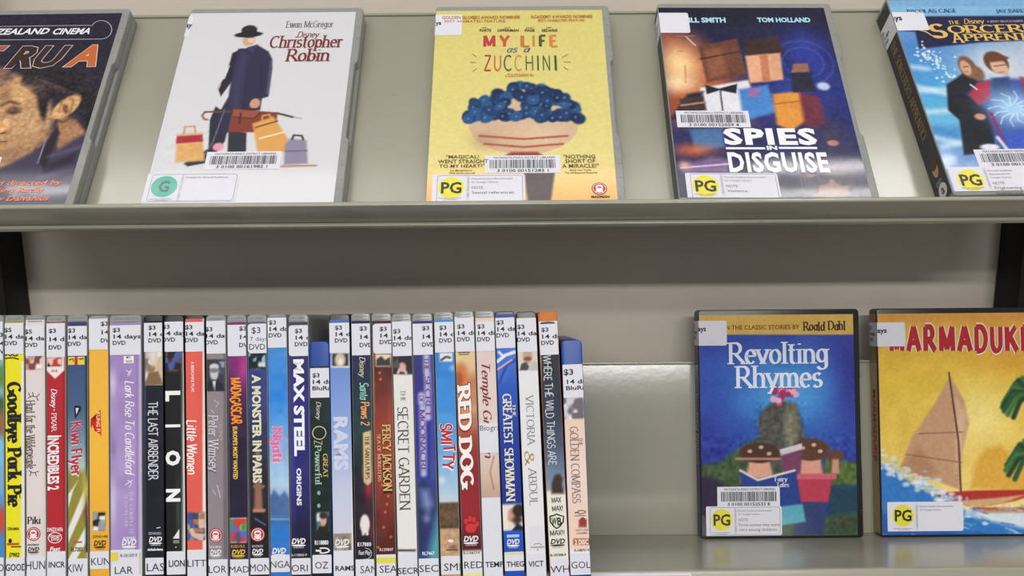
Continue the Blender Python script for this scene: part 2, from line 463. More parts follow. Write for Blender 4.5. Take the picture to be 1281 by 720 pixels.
# ------------------------------------------------------------------ printed artwork: colours laid on a fine grid of the sheet
class Art:
    def __init__(s, surf, u0, v0, u1, v1, res=.8, base=(255, 255, 255), seed=1):
        s.S = surf
        s.nu, s.nv = max(3, int((u1 - u0) / res) + 1), int((v1 - v0) / res) + 1
        s.ub, s.vb = (u0, u1), (v0, v1)
        s.U, s.V = np.meshgrid(np.linspace(u0, u1, s.nu), np.linspace(v0, v1, s.nv))
        s.C = np.empty((s.nv, s.nu, 3)); s.C[:] = base
        s.rng = np.random.default_rng(seed)
        s.res = res
    def mix(s, a, col):
        s.C += (np.asarray(col, dtype=float) - s.C) * np.clip(a, 0, 1)[..., None]
    def vgrad(s, stops, xc=None):
        if xc is None:
            xs = 0
            vs = [s.S.uv(640, y)[1] for y, c in stops]
        else:
            vs = [s.S.uv(xc, y)[1] for y, c in stops]
        o = np.argsort(vs)
        vs = np.array(vs)[o]; cs = np.array([c for y, c in stops], dtype=float)[o]
        for k in range(3):
            s.C[..., k] = np.interp(s.V, vs, cs[:, k])
    def _pxe(s, cx, cy, rx, ry):
        u, v = s.S.uv(cx, cy)
        return u, v, abs(s.S.uv(cx + rx, cy)[0] - u), abs(s.S.uv(cx, cy + ry)[1] - v)
    def ell(s, cx, cy, rx, ry, col, soft=.15, rot=0, a=1):
        u, v, ru, rv = s._pxe(cx, cy, rx, ry)
        x, y = s.U - u, s.V - v
        c, n = math.cos(R_(rot)), math.sin(R_(rot))
        x, y = x * c + y * n, -x * n + y * c
        d = np.sqrt((x / ru) ** 2 + (y / rv) ** 2)
        s.mix(a * np.clip((1 - d) / soft + .5, 0, 1), col)
    def glow(s, cx, cy, rx, ry, col, a=1.0):
        u, v, ru, rv = s._pxe(cx, cy, rx, ry)
        s.mix(a * np.exp(-(((s.U - u) / ru) ** 2 + ((s.V - v) / rv) ** 2)), col)
    def poly(s, pts, col, soft=.9, a=1):
        P = np.array([s.S.uv(*p) for p in pts])
        ins = np.zeros(s.U.shape, bool); dist = np.full(s.U.shape, 1e9)
        for i in range(len(P)):
            (x0, y0), (x1, y1) = P[i], P[(i + 1) % len(P)]
            c = ((y0 > s.V) != (y1 > s.V)) & (s.U < (x1 - x0) * (s.V - y0) / ((y1 - y0) or 1e-9) + x0)
            ins ^= c
            dx, dy = x1 - x0, y1 - y0
            t = np.clip(((s.U - x0) * dx + (s.V - y0) * dy) / (dx * dx + dy * dy + 1e-9), 0, 1)
            dist = np.minimum(dist, np.hypot(s.U - x0 - t * dx, s.V - y0 - t * dy))
        sd = np.where(ins, dist, -dist)
        s.mix(a * np.clip(sd / soft + .5, 0, 1), col)
    def line(s, pts, w, col, soft=.7, a=1):
        P = np.array([s.S.uv(*p) for p in pts]); dist = np.full(s.U.shape, 1e9)
        for i in range(len(P) - 1):
            (x0, y0), (x1, y1) = P[i], P[i + 1]
            dx, dy = x1 - x0, y1 - y0
            t = np.clip(((s.U - x0) * dx + (s.V - y0) * dy) / (dx * dx + dy * dy + 1e-9), 0, 1)
            dist = np.minimum(dist, np.hypot(s.U - x0 - t * dx, s.V - y0 - t * dy))
        s.mix(a * np.clip((w / 2 - dist) / soft + .5, 0, 1), col)
    def rect(s, x0, y0, x1, y1, col, a=1):
        s.poly([(x0, y0), (x1, y0), (x1, y1), (x0, y1)], col, a=a)
    def vn(s, scale, seed=None):
        r = np.random.default_rng(seed) if seed is not None else s.rng
        gu = int((s.ub[1] - s.ub[0]) / scale) + 3; gv = int((s.vb[1] - s.vb[0]) / scale) + 3
        g = r.random((gv, gu)) * 2 - 1
        x = (s.U - s.ub[0]) / scale; y = (s.V - s.vb[0]) / scale
        i, j = x.astype(int), y.astype(int); fx, fy = x - i, y - j
        fx = fx * fx * (3 - 2 * fx); fy = fy * fy * (3 - 2 * fy)
        return (g[j, i] * (1 - fx) + g[j, i + 1] * fx) * (1 - fy) + (g[j + 1, i] * (1 - fx) + g[j + 1, i + 1] * fx) * fy
    def noise(s, scale, amp, region=None):
        n = s.vn(scale) * amp
        if region is not None: n = n * region
        s.C += n[..., None]
    def mask(s, x0, y0, x1, y1, soft=2):
        u0, v1 = s.S.uv(x0, y0); u1, v0 = s.S.uv(x1, y1)
        f = lambda t: np.clip(t / soft + .5, 0, 1)
        return f(s.U - u0) * f(u1 - s.U) * f(s.V - v0) * f(v1 - s.V)
    def patch(s, x0, y0, x1, y1, cols, scale=3, border=None, seed=3):
        """A small picture too small to read: blotches of its colours."""
        m = s.mask(x0, y0, x1, y1, .8)
        if border is not None:
            s.mix(s.mask(x0 - 1, y0 - 1, x1 + 1, y1 + 1, .6), border)
        s.mix(m, cols[0])
        for i, c in enumerate(cols[1:]):
            n = s.vn(scale, seed + 7 * i)
            s.mix(m * np.clip((n - .05) * 4, 0, 1), c)
    def build(s, name, m, parent, h=.15, curve=0.0):
        me = bpy.data.meshes.new(name)
        W = max(abs(s.ub[0]), abs(s.ub[1]))
        hh = h - curve * np.abs(s.U / W) ** 5
        o, u, v, n = (np.array(t) for t in (s.S.o, s.S.u, s.S.v, s.S.n))
        P = (o + s.U[..., None] * u + s.V[..., None] * v + hh[..., None] * n).reshape(-1, 3) * .001
        idx = np.arange(s.nu * s.nv).reshape(s.nv, s.nu)
        F = np.stack([idx[:-1, :-1], idx[:-1, 1:], idx[1:, 1:], idx[1:, :-1]], axis=-1).reshape(-1, 4)
        me.vertices.add(len(P)); me.vertices.foreach_set('co', P.ravel().astype(np.float32))
        me.loops.add(F.size); me.loops.foreach_set('vertex_index', F.ravel().astype(np.int32))
        me.polygons.add(len(F)); me.polygons.foreach_set('loop_start', np.arange(0, F.size, 4, dtype=np.int32))
        me.update(calc_edges=True)
        at = me.attributes.new('Col', 'FLOAT_COLOR', 'POINT')
        c = np.ones((len(P), 4), np.float32); c[:, :3] = lin_np(s.C.reshape(-1, 3))
        at.data.foreach_set('color', c.ravel())
        me.polygons.foreach_set('use_smooth', np.ones(len(F), bool))
        me.materials.append(m)
        me.validate()
        ob = bpy.data.objects.new(name, me)
        return link(ob, parent)

def sticker(surf, u0, v0, u1, v1, name, parent, r=(1.2, 1.2, 1.2, 1.2), h=.3, m=None):
    """A paper label: r = corner radii bottom right, top right, top left, bottom left."""
    p = []
    for (cx, cy, a0), q in zip(((u1, v0, -90), (u1, v1, 0), (u0, v1, 90), (u0, v0, 180)), r):
        q = max(q, .02)
        sx = -1 if cx == u1 else 1; sy = 1 if cy == v0 else -1
        p += arc(cx + sx * q, cy + sy * q, q, q, a0, a0 + 90, 4)
    n = len(p)
    mb = MB()
    mb.add([surf.pt(a, b, h) for a, b in p] + [surf.pt(a, b, h - .12) for a, b in p], [tuple(range(n))] + [(i, i + n, (i + 1) % n + n, (i + 1) % n) for i in range(n)])
    return mb.build(name, m or M_STICK, parent, recalc=True)

# ------------------------------------------------------------------ frames of the shelving
CFRAME = Matrix((RT, FW, UP)).transposed().to_4x4()          # x right, y away along the line of sight, z up
def cf(X, Y, Z):                                             # millimetres right, up, away of the eye -> world
    return CAM + (RT * X + UP * Y + FW * Z) * .001
LOWER = Matrix.Translation(cf(0, -210.5, 719)) @ CFRAME @ Matrix.Rotation(R_(-2), 4, 'X')   # fold of the lower shelf
UPPER = Matrix.Translation(cf(0, 48.3, 580.9)) @ CFRAME @ Matrix.Rotation(R_(-30), 4, 'X')  # fold of the display shelf

# ------------------------------------------------------------------ structure
def struct(name, mb, m, **k):
    o = mb.build(name, m, **k); o['kind'] = 'structure'; return o
b = MB(); b.box(-6000, 6000, 733, 833, 0, 2650); struct('wall_back', b, M_WALL)
b = MB(); b.box(-6000, 6000, -8000, 733, -60, 0); struct('floor', b, M_FLOOR)
b = MB(); b.box(-2600, 2600, -3000, 733, 2650, 2710); struct('ceiling', b, M_CEIL)

# uprights of the shelving
for sgn, lab in ((-1, 'black steel shelf upright against the wall behind the yellow spine'), (1, 'black steel shelf upright behind the dvd case with the yellow beach cover')):
    u = MB()
    a, c = (424, 464) if sgn > 0 else (-464, -424)
    u.box(a, c, 697, 732, 700, 2000)
    t = empty('shelf_upright', Matrix.Translation((0, 0, 0)))
    tag(t, lab, 'shelf post', 'black uprights of the shelving')
    u.build('post', M_BLACKPOST, t, bevel=1.5, smooth=True)

# upper sloped display shelf
t = empty('display_shelf', UPPER)
tag(t, 'sage green steel display shelf tilted back, holding the five face-out cases', 'shelf')
b = MB(); b.box(-402, 402, 0, 1.2, 0, 198); b.box(-402, 402, -1.6, 0, 196.2, 198.6)
b.build('back_plate', M_ENAMEL, t, bevel=.4)
b = MB(); b.box(-402, 402, -20.5, 1.2, -3.6, 0); b.build('front_lip', M_ENAMEL, t, bevel=1.0, smooth=True)
b = MB(); b.box(-402, 402, -1.0, 3.2, -6.4, -3.6); b.build('lip_hem', M_ENAMEL, t, bevel=.8, smooth=True)

# lower shelf
t = empty('media_shelf', LOWER)
tag(t, 'sage green steel shelf with a low back plate, holding the spine-out row', 'shelf')
b = MB(); b.box(-402, 402, 0, 1.2, 0, 145.5); b.box(-402, 402, 0, 3.4, 143.2, 146.5); b.build('back_plate', M_ENAMEL, t, bevel=.5, smooth=True)
b = MB(); b.box(-460, 460, -97, 1.2, -1.5, 0); b.build('shelf_floor', M_ENAMEL, t)
b = MB()
prof = [(-97, 0), (-99.2, -.15), (-100.3, -.7), (-100.8, -1.7), (-100.8, -36), (-99.3, -36), (-99.3, -3), (-97, -1.5)]
n = len(prof)
b.add([(x, y, z) for x in (-460, 460) for y, z in prof], [tuple(range(n)), tuple(range(2 * n - 1, n - 1, -1))] + [(i, (i + 1) % n, (i + 1) % n + n, i + n) for i in range(n)])
b.build('front_edge', M_ENAMEL, t, smooth=True)
SHELF_FRONT = Surf(LOWER, (0, -100.9, 0), (1, 0, 0), (0, 0, 1))

# ------------------------------------------------------------------ the spine-out row on the lower shelf
PLAST = {'clear': M_CLEAR, 'black': M_BLACK, 'blue': M_BLUE, 'orange': M_ORANGE, 'navy': M_NAVY}
BLK = (28, 28, 32)
FRONTP = Surf(LOWER, (0, -135, 0), (1, 0, 0), (0, 0, 1))

def rounded_outline(x0, x1, z0, z1, rt, rb, n=4):
    return arc(x1 - rb, z0 + rb, rb, rb, -90, 0, n) + arc(x1 - rt, z1 - rt, rt, rt, 0, 90, n) + arc(x0 + rt, z1 - rt, rt, rt, 90, 180, n) + arc(x0 + rb, z0 + rb, rb, rb, 180, 270, n)

def prism(mb, outline, y0, y1):
    n = len(outline)
    mb.add([(x, y, z) for y in (y0, y1) for x, z in outline], [tuple(range(n)), tuple(range(2 * n - 1, n - 1, -1))] + [(i, (i + 1) % n, (i + 1) % n + n, i + n) for i in range(n)])

class Spine:
    def __init__(s, tl, tr, bl, br, top, kind, label, base=(255, 255, 255), seed=1, ins=None, right=0):
        P = [FRONTP.uv(x, y) for x, y in ((tl, 420), (tr, 420), (bl, 700), (br, 700))]
        dv = P[0][1] - P[2][1]
        lean = (math.atan((P[0][0] - P[2][0]) / dv) + math.atan((P[1][0] - P[3][0]) / dv)) / 2
        s.w = ((P[1][0] - P[0][0]) + (P[3][0] - P[2][0])) / 2 * math.cos(lean) - .42
        k = P[2][1] / dv
        uc = (P[2][0] + P[3][0]) / 2 - k * ((P[0][0] + P[1][0]) / 2 - (P[2][0] + P[3][0]) / 2)
        M = LOWER @ Matrix.Translation(Vector((uc, 0, abs(math.sin(lean)) * s.w / 2 + .15)) * .001) @ Matrix.Rotation(lean, 4, 'Y')
        s.root = empty('dvd_case', M)
        tag(s.root, label, 'dvd case', 'spine-out dvd cases in the row')
        s.S = Surf(M, (0, -135, 0), (1, 0, 0), (0, 0, 1))
        s.H = min(193.5, max(188.5, s.S.uv((tl + tr) / 2, top)[1])) if top < 415 else s.S.uv((tl + tr) / 2, top)[1]
        s.blu = kind == 'blue'
        m = PLAST[kind]
        hw = s.w / 2
        b = MB(); prism(b, rounded_outline(-hw, hw, 0, s.H, 3.4 if s.blu else 2.6, 1.5), -135, -.6)
        b.build('case_shell', m, s.root, bevel=.5, smooth=True)
        if kind == 'clear':
            b = MB(); b.box(-hw + 2, hw - 2, -135.4, -134.8, s.H - 4.6, s.H - 3.9); b.box(-hw + 2.4, hw - 2.4, -135.3, -134.8, s.H - 2.4, s.H - 1.9)
            b.build('moulded_ridge', m, s.root)
        z0, z1 = (7.5, s.H - 17) if s.blu else (1.6, s.H - (5.2 if kind == 'clear' else 4.0))
        if ins is not None: z1 = s.S.uv((tl + tr) / 2, ins)[1]
        s.art = Art(s.S, -hw +   .35, z0, hw - .35, z1, .75, base, seed)
        s.sw = hw - .35
        s.tx = []
        s.sub = Letters(s.S, .32, (-s.sw, s.sw))
        s.xm = (tl + tr) / 2
    def price(s, y0, y1, lines, xr=None, notch=False, x0=None):
        v1, v0 = s.S.uv(s.xm, y0)[1], s.S.uv(s.xm, y1)[1]
        u0 = -s.w / 2 + .35 if x0 is None else s.S.uv(x0, y1)[0]
        r = 2.2 if notch else .3
        o = sticker(s.S, u0, v0, s.w / 2 - .35, v1, 'price_label', s.root, (.3, .3, r, r), .42)
        L = Letters(s.S, .5, (u0, s.w / 2 - .35))
        for txt, x, y, w, h, bold in lines:
            L.text(txt, x, y, x + w, y + h, (36, 36, 40), bold=bold)
        L.build('label_lettering', M_INK, o)
    def std(s, x, y, gap, y0, y1, money='$3', days='14 days', kindtx='DVD', **k):
        wd = {'14 days': 34, '14 day': 29}[days]
        s.price(y0, y1, [(money, x, y, 9, 5, .02), (days, x + 1, y + gap, wd, 5, .02), (kindtx, x, y + 2 * gap, 16 if kindtx == 'DVD' else 27, 5, .02)], **k)
    def call(s, y0, y1, txt, x0, x1, ty0, ty1, bold=0.0, band=None):
        v1 = s.S.uv(s.xm, y0)[1]; v0 = s.S.uv(s.xm, y1)[1] if y1 else (8 if s.blu else 3.0)
        o = sticker(s.S, -s.w / 2 + .35, v0, s.w / 2 - .35, v1, 'call_label', s.root, (.6,) * 4, .42)
        L = Letters(s.S, .5, (-s.w / 2 + .35, s.w / 2 - .35))
        if band is not None:
            L.prect(-50, band[0], 1300, band[1], band[2])
        L.text(txt, x0, ty0, x1, ty1, (44, 44, 50), bold=bold)
        L.build('label_lettering', M_INK, o)
    def done(s):
        if s.blu: c = .25
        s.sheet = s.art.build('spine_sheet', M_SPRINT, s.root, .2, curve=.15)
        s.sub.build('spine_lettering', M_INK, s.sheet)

W_ = (235, 234, 238)
B1, B0 = .025, .0
SER = dict(thick=.17, thin=.05)

# 0 pale blue, cut by the frame
p = Spine(-20, 4.6, -19.5, 6.2, 394, 'clear', 'pale blue dvd case with a green and brown picture, beside the yellow spine', (150, 200, 225), 10)
p.art.vgrad([(440, (150, 200, 225)), (560, (120, 185, 225)), (640, (70, 130, 190)), (700, (60, 140, 200))])
for y, c in ((470, (90, 140, 70)), (510, (60, 100, 60)), (530, (150, 100, 70)), (600, (120, 170, 210)), (650, (200, 70, 60))):
    p.art.ell(2, y, 5, 16, c, .8)
p.std(-5, 416, 10.5, 402, 450); p.call(697, None, 'GO', -8, 5, 705, 714)
p.done()

# 1 yellow
p = Spine(5.5, 30.5, 6.8, 32, 394, 'clear', 'bright yellow dvd case with a heavy black serif title, five dollar label', (232, 222, 30), 11)
p.art.rect(26.5, 452, 33, 720, (226, 226, 214))
p.sub.vtext('Goodbye Pork Pie', 10.5, 477, 26, 634, BLK, nib=dict(thick=.28, thin=.09))
p.sub.pline([(7, 444.5), (10, 442.5), (13, 445), (16, 443), (19, 445), (23, 443.5)], 1.0, BLK); p.sub.pline([(7, 448), (16, 447), (24, 449)], .9, BLK)
p.sub.text('DRAMA', 10, 659, 24.5, 662.5, BLK, bold=B1)
p.sub.pell(13, 676, 2.2, 3, BLK); p.sub.prect(9, 678.5, 24, 681.5, (190, 90, 40)); p.sub.prect(14, 682.5, 27, 684, BLK)
p.sub.text('J7902', 11, 691, 24.5, 696, BLK, bold=B1, slant=.15)
p.std(6, 410, 8.2, 404.5, 442.5, '$5', '14 day'); p.call(697, None, 'GOOD', 7.5, 33.5, 704.8, 713, .02)
p.done()

# 2 off-white with sketched title
p = Spine(31, 57, 32.8, 58.2, 394, 'clear', 'off-white dvd case with a thin hand-drawn brown title and sketched antlers', (222, 211, 210), 12, ins=400)
p.art.patch(32, 445, 53, 462, [(196, 150, 140), (230, 190, 180), (120, 70, 62), (240, 230, 228)], 4)
p.art.rect(53.5, 440, 60, 720, (214, 206, 198))
BR = (78, 58, 52)
p.sub.vtext('Hunt for the Wilderpeople', 33.5, 500, 44, 586, BR, nib=dict(thick=.15, thin=.07, wob=.05))
for a in ([(35, 498), (40, 495), (46, 496), (50, 492)], [(38, 496), (36, 491)], [(42, 495), (41, 490)], [(46, 496), (48, 501)], [(36, 588), (42, 591), (49, 589)], [(39, 590), (38, 595)], [(44, 590), (46, 595)]):
    p.sub.pline(a, .55, BR)
p.sub.text('Piki', 34, 646, 51.5, 654.5, (60, 50, 48), nib=dict(thick=.2, thin=.06))
p.sub.round_badge(42.3, 667.3, 8.8, 8.8); p.sub.text('MADMAN', 35, 679.5, 49, 682, (70, 60, 60))
p.sub.dvd_logo(35, 684, 49.5, 692.5, BLK)
p.std(31.5, 412, 8.3, 407, 445, '$5', '14 day'); p.call(696, None, 'HUN', 33, 57, 701, 711.5)
p.done()

# 3 red
p = Spine(58, 82, 57.7, 84, 394.5, 'clear', 'red dvd case with a white chevron and white slanted capitals down its spine', (178, 36, 44), 13, ins=402)
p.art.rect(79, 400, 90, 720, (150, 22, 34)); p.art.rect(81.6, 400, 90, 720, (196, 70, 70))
p.art.poly([(58, 440), (80.5, 440), (80.5, 463), (69, 473.5), (58, 463)], (236, 226, 226))
p.art.patch(59.3, 447, 78, 458, [(190, 60, 50), (40, 20, 22), (232, 190, 180)], 3)
p.sub.text('2018', 64.5, 462, 72, 465, (190, 40, 50)); 
p.sub.vtext('Disney', 64.5, 486, 71.5, 510, W_, nib=dict(thick=.16, thin=.07, serif=False, slant=.25)); p.sub.pell(68, 512.5, .9, .9, W_)
p.sub.vtext('PIXAR', 65, 516, 71, 540, W_, nib=dict(thick=.13, thin=.06))
p.sub.vtext('INCREDIBLES 2', 60.5, 545, 73.5, 613, W_, bold=.035, slant=-.1); p.sub.pline([(60, 545), (77, 545)], .8, W_)
p.sub.text('DNZ31476', 59.5, 659.5, 79, 664, W_, bold=B1)
u, v = p.S.uv(69, 672); p.sub.ring(u, v, 4.6, 3.6, .5, W_); p.sub.text('Disney', 62, 668, 76, 671, W_, bold=.02, slant=.2); p.sub.text('DVD', 64.5, 671.5, 74.5, 675.5, W_, bold=B1)
p.sub.text('Fast', 62.5, 683.5, 76, 688.5, W_, bold=.03, slant=.25)
p.std(61.5, 411, 10.3, 404, 446.5, '$3', '14 day'); p.call(689, None, 'INCR', 61.4, 81.8, 702, 709, .02)
p.done()

# 4 blue with olive and white diagonals
p = Spine(84, 110, 84.8, 110.8, 393, 'clear', 'slate blue dvd case fading into white and olive diagonal stripes', (50, 70, 110), 14)
p.art.vgrad([(395, (48, 62, 104)), (450, (58, 82, 128)), (500, (70, 96, 130)), (540, (120, 145, 160)), (585, (205, 214, 214))])
p.art.poly([(80, 588), (108, 588), (112, 720), (80, 720)], (146, 136, 52), soft=6)
for q in ([(84, 664), (108, 606), (108, 628), (84, 682)], [(84, 702), (109, 655), (109, 676), (88, 712)], [(84, 640), (92, 612), (98, 600), (84, 620)]):
    p.art.poly(q, (228, 228, 222))
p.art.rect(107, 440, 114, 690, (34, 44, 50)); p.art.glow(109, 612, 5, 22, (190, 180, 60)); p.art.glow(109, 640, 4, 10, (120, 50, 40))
p.sub.prect(85.5, 446, 106, 456, (226, 206, 70), 0); p.sub.prect(93.5, 446, 97.5, 456, (196, 50, 50), 1); p.sub.pline([(86.5, 450), (92, 448.5), (92, 452)], .8, (40, 40, 60), 1); p.sub.pline([(99, 449), (105, 448)], .8, (40, 40, 60), 1)
p.sub.poly([p.S.uv(*q) for q in ((93, 507), (101, 507), (102, 512), (94, 524))], (30, 34, 44)); p.sub.poly([p.S.uv(*q) for q in ((95, 510), (99, 510), (96, 518))], (220, 224, 230), 1)
p.sub.vtext('Kiwi Flyer', 89.5, 526, 102.5, 594, (188, 44, 62), nib=dict(thick=.2, thin=.12, serif=False, slant=-.15), outline=(214, 220, 226), out_w=.035)
p.sub.prect(91, 676.5, 103, 678.5, (190, 80, 80)); p.sub.text('RL7283', 89, 684, 103.5, 689, (74, 74, 40), bold=B1)
p.std(85.5, 410.6, 8.3, 407.5, 444.7, '$3', '14 day'); p.call(698, None, 'KIW', 85, 104.5, 705, 715)
p.done()

# 5 amber yellow
p = Spine(110.5, 136, 111.8, 137.5, 394.5, 'clear', 'amber yellow dvd case with a small red winged title', (236, 176, 56), 15, ins=398)
p.art.vgrad([(437, (238, 178, 62)), (560, (240, 184, 60)), (690, (232, 168, 50))])
p.art.patch(116, 640.5, 132, 663, [(30, 30, 34), (150, 154, 160), (232, 234, 238)], 4)
RD = (196, 40, 34)
p.sub.poly([p.S.uv(*q) for q in ((113.5, 524), (119, 527), (126, 512), (127, 545), (119, 539), (118.5, 532))], RD)
p.sub.vtext('2', 114, 526, 120, 534, RD, bold=.05)
p.sub.vtext('KUNG FU PANDA', 121.5, 514, 124.8, 543, (246, 206, 130), bold=.02, lay=0) if False else None
p.sub.vtext('KUNG FU', 121, 515, 125.5, 543, (250, 212, 150), bold=.02)
p.sub.text('SZFIND1400', 116, 669, 135, 672, (60, 50, 30)); p.sub.dvd_logo(117.5, 675.5, 133, 687, (50, 40, 26))
p.std(126.5, 402, 10.4, 398.5, 437, '$3', '14 day'); p.call(689, 711, 'KUN', 114.5, 138, 697, 706)
p.done()

# 6 wide lilac
p = Spine(136.5, 177.5, 138, 178.5, 394, 'clear', 'wide lilac dvd case with a flowing white script title', (162, 138, 192), 16)
a = p.art
a.vgrad([(440, (158, 130, 188)), (560, (170, 148, 200)), (680, (160, 136, 190))]); a.noise(9, 9)
a.glow(141, 480, 5, 18, (206, 190, 222)); a.glow(141, 630, 5, 30, (200, 190, 224)); a.glow(142, 560, 4, 14, (140, 120, 170))
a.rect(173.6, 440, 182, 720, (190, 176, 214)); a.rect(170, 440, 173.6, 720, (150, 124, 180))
p.sub.prect(155, 445, 167.5, 454, W_); p.sub.prect(157, 450.5, 166, 451.3, BLK); p.sub.prect(158, 452.3, 165.5, 452.9, BLK); p.sub.text('E', 158.5, 445.5, 164, 448, BLK)
for q in ([(158, 463), (164, 466), (160, 470)], [(165, 462), (160, 468)], [(160, 600), (165, 604), (162, 609)], [(157, 606), (166, 600)]): p.sub.pline(q, .5, (240, 234, 244))
p.sub.vtext('Lark Rise To Candleford', 157, 476, 168, 594, (242, 236, 246), nib=dict(thick=.15, thin=.06, serif=False, slant=.22))
p.sub.vtext('THE COMPLETE', 162.5, 614, 166.5, 668, (216, 204, 230), nib=dict(thick=.1, thin=.05)); p.sub.vtext('SEASON ONE', 156.5, 618, 160, 660, (210, 196, 226), nib=dict(thick=.1, thin=.05))
p.sub.text('4-DISC', 154, 671, 170, 673.5, W_, bold=B1); p.sub.dvd_logo(152.5, 674, 171, 687, W_)
p.std(141.5, 410, 8, 406.5, 443.5); p.call(687, None, 'LAR', 144, 166.7, 708, 717, band=None)
L = Letters(p.S, .56, (-p.sw, p.sw)); L.prect(138, 690, 148, 701, (226, 206, 80)); L.text('R-101107-9', 151, 692, 172, 696, BLK, bold=.01); L.prect(175, 690, 176, 718, (190, 180, 90)); L.build('sticker_print', M_INK, p.root)
p.done()

# 7 near black navy
p = Spine(179.5, 204, 181, 206, 394, 'black', 'near-black navy dvd case with condensed white capitals under a pale portrait', (20, 24, 38), 17)
a = p.art
a.patch(181, 438, 204, 481, [(206, 186, 160), (150, 120, 96), (232, 226, 218)], 5); a.ell(192, 446, 6, 12, (222, 202, 186), .4); a.ell(191.5, 444, 2, 9, (206, 220, 226), .5); a.poly([(181, 481), (186, 466), (198, 464), (205, 481)], (130, 100, 74))
a.rect(178, 440, 182, 720, (60, 84, 130)); a.noise(6, 4)
p.sub.vtext('THE LAST AIRBENDER', 186, 502, 197.5, 600, (214, 218, 226), nib=dict(thick=.14, thin=.09, serif=False))
p.sub.pline([(196, 660), (201, 659)], .5, W_); p.sub.text('SZPAR2021', 186, 665, 202, 668, (180, 184, 196)); p.sub.dvd_logo(186.5, 671, 203, 682, W_); p.sub.text('nickelodeon', 185, 685, 204, 688, W_, bold=.04)
p.std(186, 407, 8, 403.5, 440); p.call(697, 718, 'LAS', 184, 206, 704, 713.5)
p.done()

# 8 black
p = Spine(205, 230.5, 208, 233, 394.5, 'black', 'black dvd case with four widely spaced white letters down its spine', (22, 22, 24), 18)
a = p.art
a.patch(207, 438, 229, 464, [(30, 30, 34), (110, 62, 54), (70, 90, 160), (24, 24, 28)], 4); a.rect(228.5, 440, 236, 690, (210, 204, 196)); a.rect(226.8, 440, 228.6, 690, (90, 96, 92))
a.poly([(206, 470), (226, 470), (226, 690), (206, 690)], (22, 22, 24), 2)
a.glow(223, 640, 2.5, 40, (50, 70, 62))
for ch, y0, y1 in (('L', 488.5, 501.5), ('I', 530.5, 534), ('O', 563, 582), ('N', 611, 627)):
    p.sub.vtext(ch, 208.5, y0, 224.5, y1, (240, 240, 240), bold=.055)
p.sub.poly([p.S.uv(*q) for q in ((216.5, 673), (224.5, 661), (224.5, 673))], (225, 225, 225)); p.sub.prect(217, 675, 224.5, 679, (130, 130, 130)); p.sub.prect(219.5, 683, 221, 684.5, (200, 200, 200))
p.std(203.5, 406, 8, 402, 439.5, '$3', '14 day'); p.call(689, 718, 'LION', 211.6, 231.5, 700, 708, .02)
p.done()

# 9 coral
p = Spine(231, 256.5, 233.7, 259, 395, 'black', 'coral red dvd case with a white brush title', (222, 92, 80), 19, ins=398.5)
a = p.art
a.rect(253.6, 395, 262, 720, (232, 222, 214)); a.patch(234, 640.5, 256.5, 675, [(60, 66, 84), (150, 170, 140), (180, 110, 80), (70, 80, 160), (210, 180, 160)], 3.2, seed=5); a.noise(14, 7)
p.sub.vtext('A BERKSHIRE FILMS', 239.5, 452, 243, 490, (244, 226, 220), bold=.01)
p.sub.vtext('Little Women', 234.5, 525, 246.5, 593, (248, 240, 236), nib=dict(thick=.17, thin=.11, serif=False, slant=.1, wob=.03))
p.std(232, 406.5, 8, 402.5, 439.5, '$3', '14 day'); p.call(687, None, 'LITT', 235, 258, 699.6, 708)
p.done()

# 10 grey
p = Spine(257.5, 283, 260, 286, 394, 'clear', 'grey dvd case with a black and white portrait above an outlined title', (142, 132, 138), 20, ins=400.5)
a = p.art
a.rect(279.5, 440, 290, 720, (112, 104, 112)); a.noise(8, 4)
a.rect(258, 449, 281.5, 489, (52, 58, 66)); a.patch(274, 452, 281, 468, [(70, 80, 92), (150, 156, 164)], 4)
a.ell(268, 466, 5.2, 9.5, (198, 198, 202), .3); a.ell(268, 458.5, 5.8, 4, (206, 208, 212), .3); a.ell(268, 463, 5, 3, (120, 120, 128), .6); a.poly([(258, 489), (260, 478), (266, 474), (272, 475), (279, 480), (281, 489)], (34, 36, 44)); a.poly([(266, 476), (270, 476), (268.5, 489)], (226, 226, 230))
p.sub.vtext('Peter Wimsey', 261.5, 518, 273, 590, (218, 212, 220), nib=dict(thick=.13, thin=.07, slant=.1), outline=(104, 94, 104), out_w=.03)
p.sub.vtext('LORD', 274.5, 530, 278.5, 550, (186, 178, 188), nib=dict(thick=.1, thin=.05))
for q in ([(268, 500), (274, 504), (270, 509)], [(264, 512), (268, 516)], [(266, 612), (270, 618)], [(272, 606), (276, 622)]): p.sub.pline(q, .6, (196, 190, 198))
p.sub.round_badge(270.2, 669, 8.2, 9); p.sub.text('MADMAN', 263, 682, 277, 685, (220, 214, 220)); p.sub.dvd_logo(263, 687, 277, 697, W_)
p.std(257, 409, 8.2, 401, 442, '$3', '14 day'); p.call(699, None, 'LOR', 261.5, 283.5, 707, 715.7)
p.done()

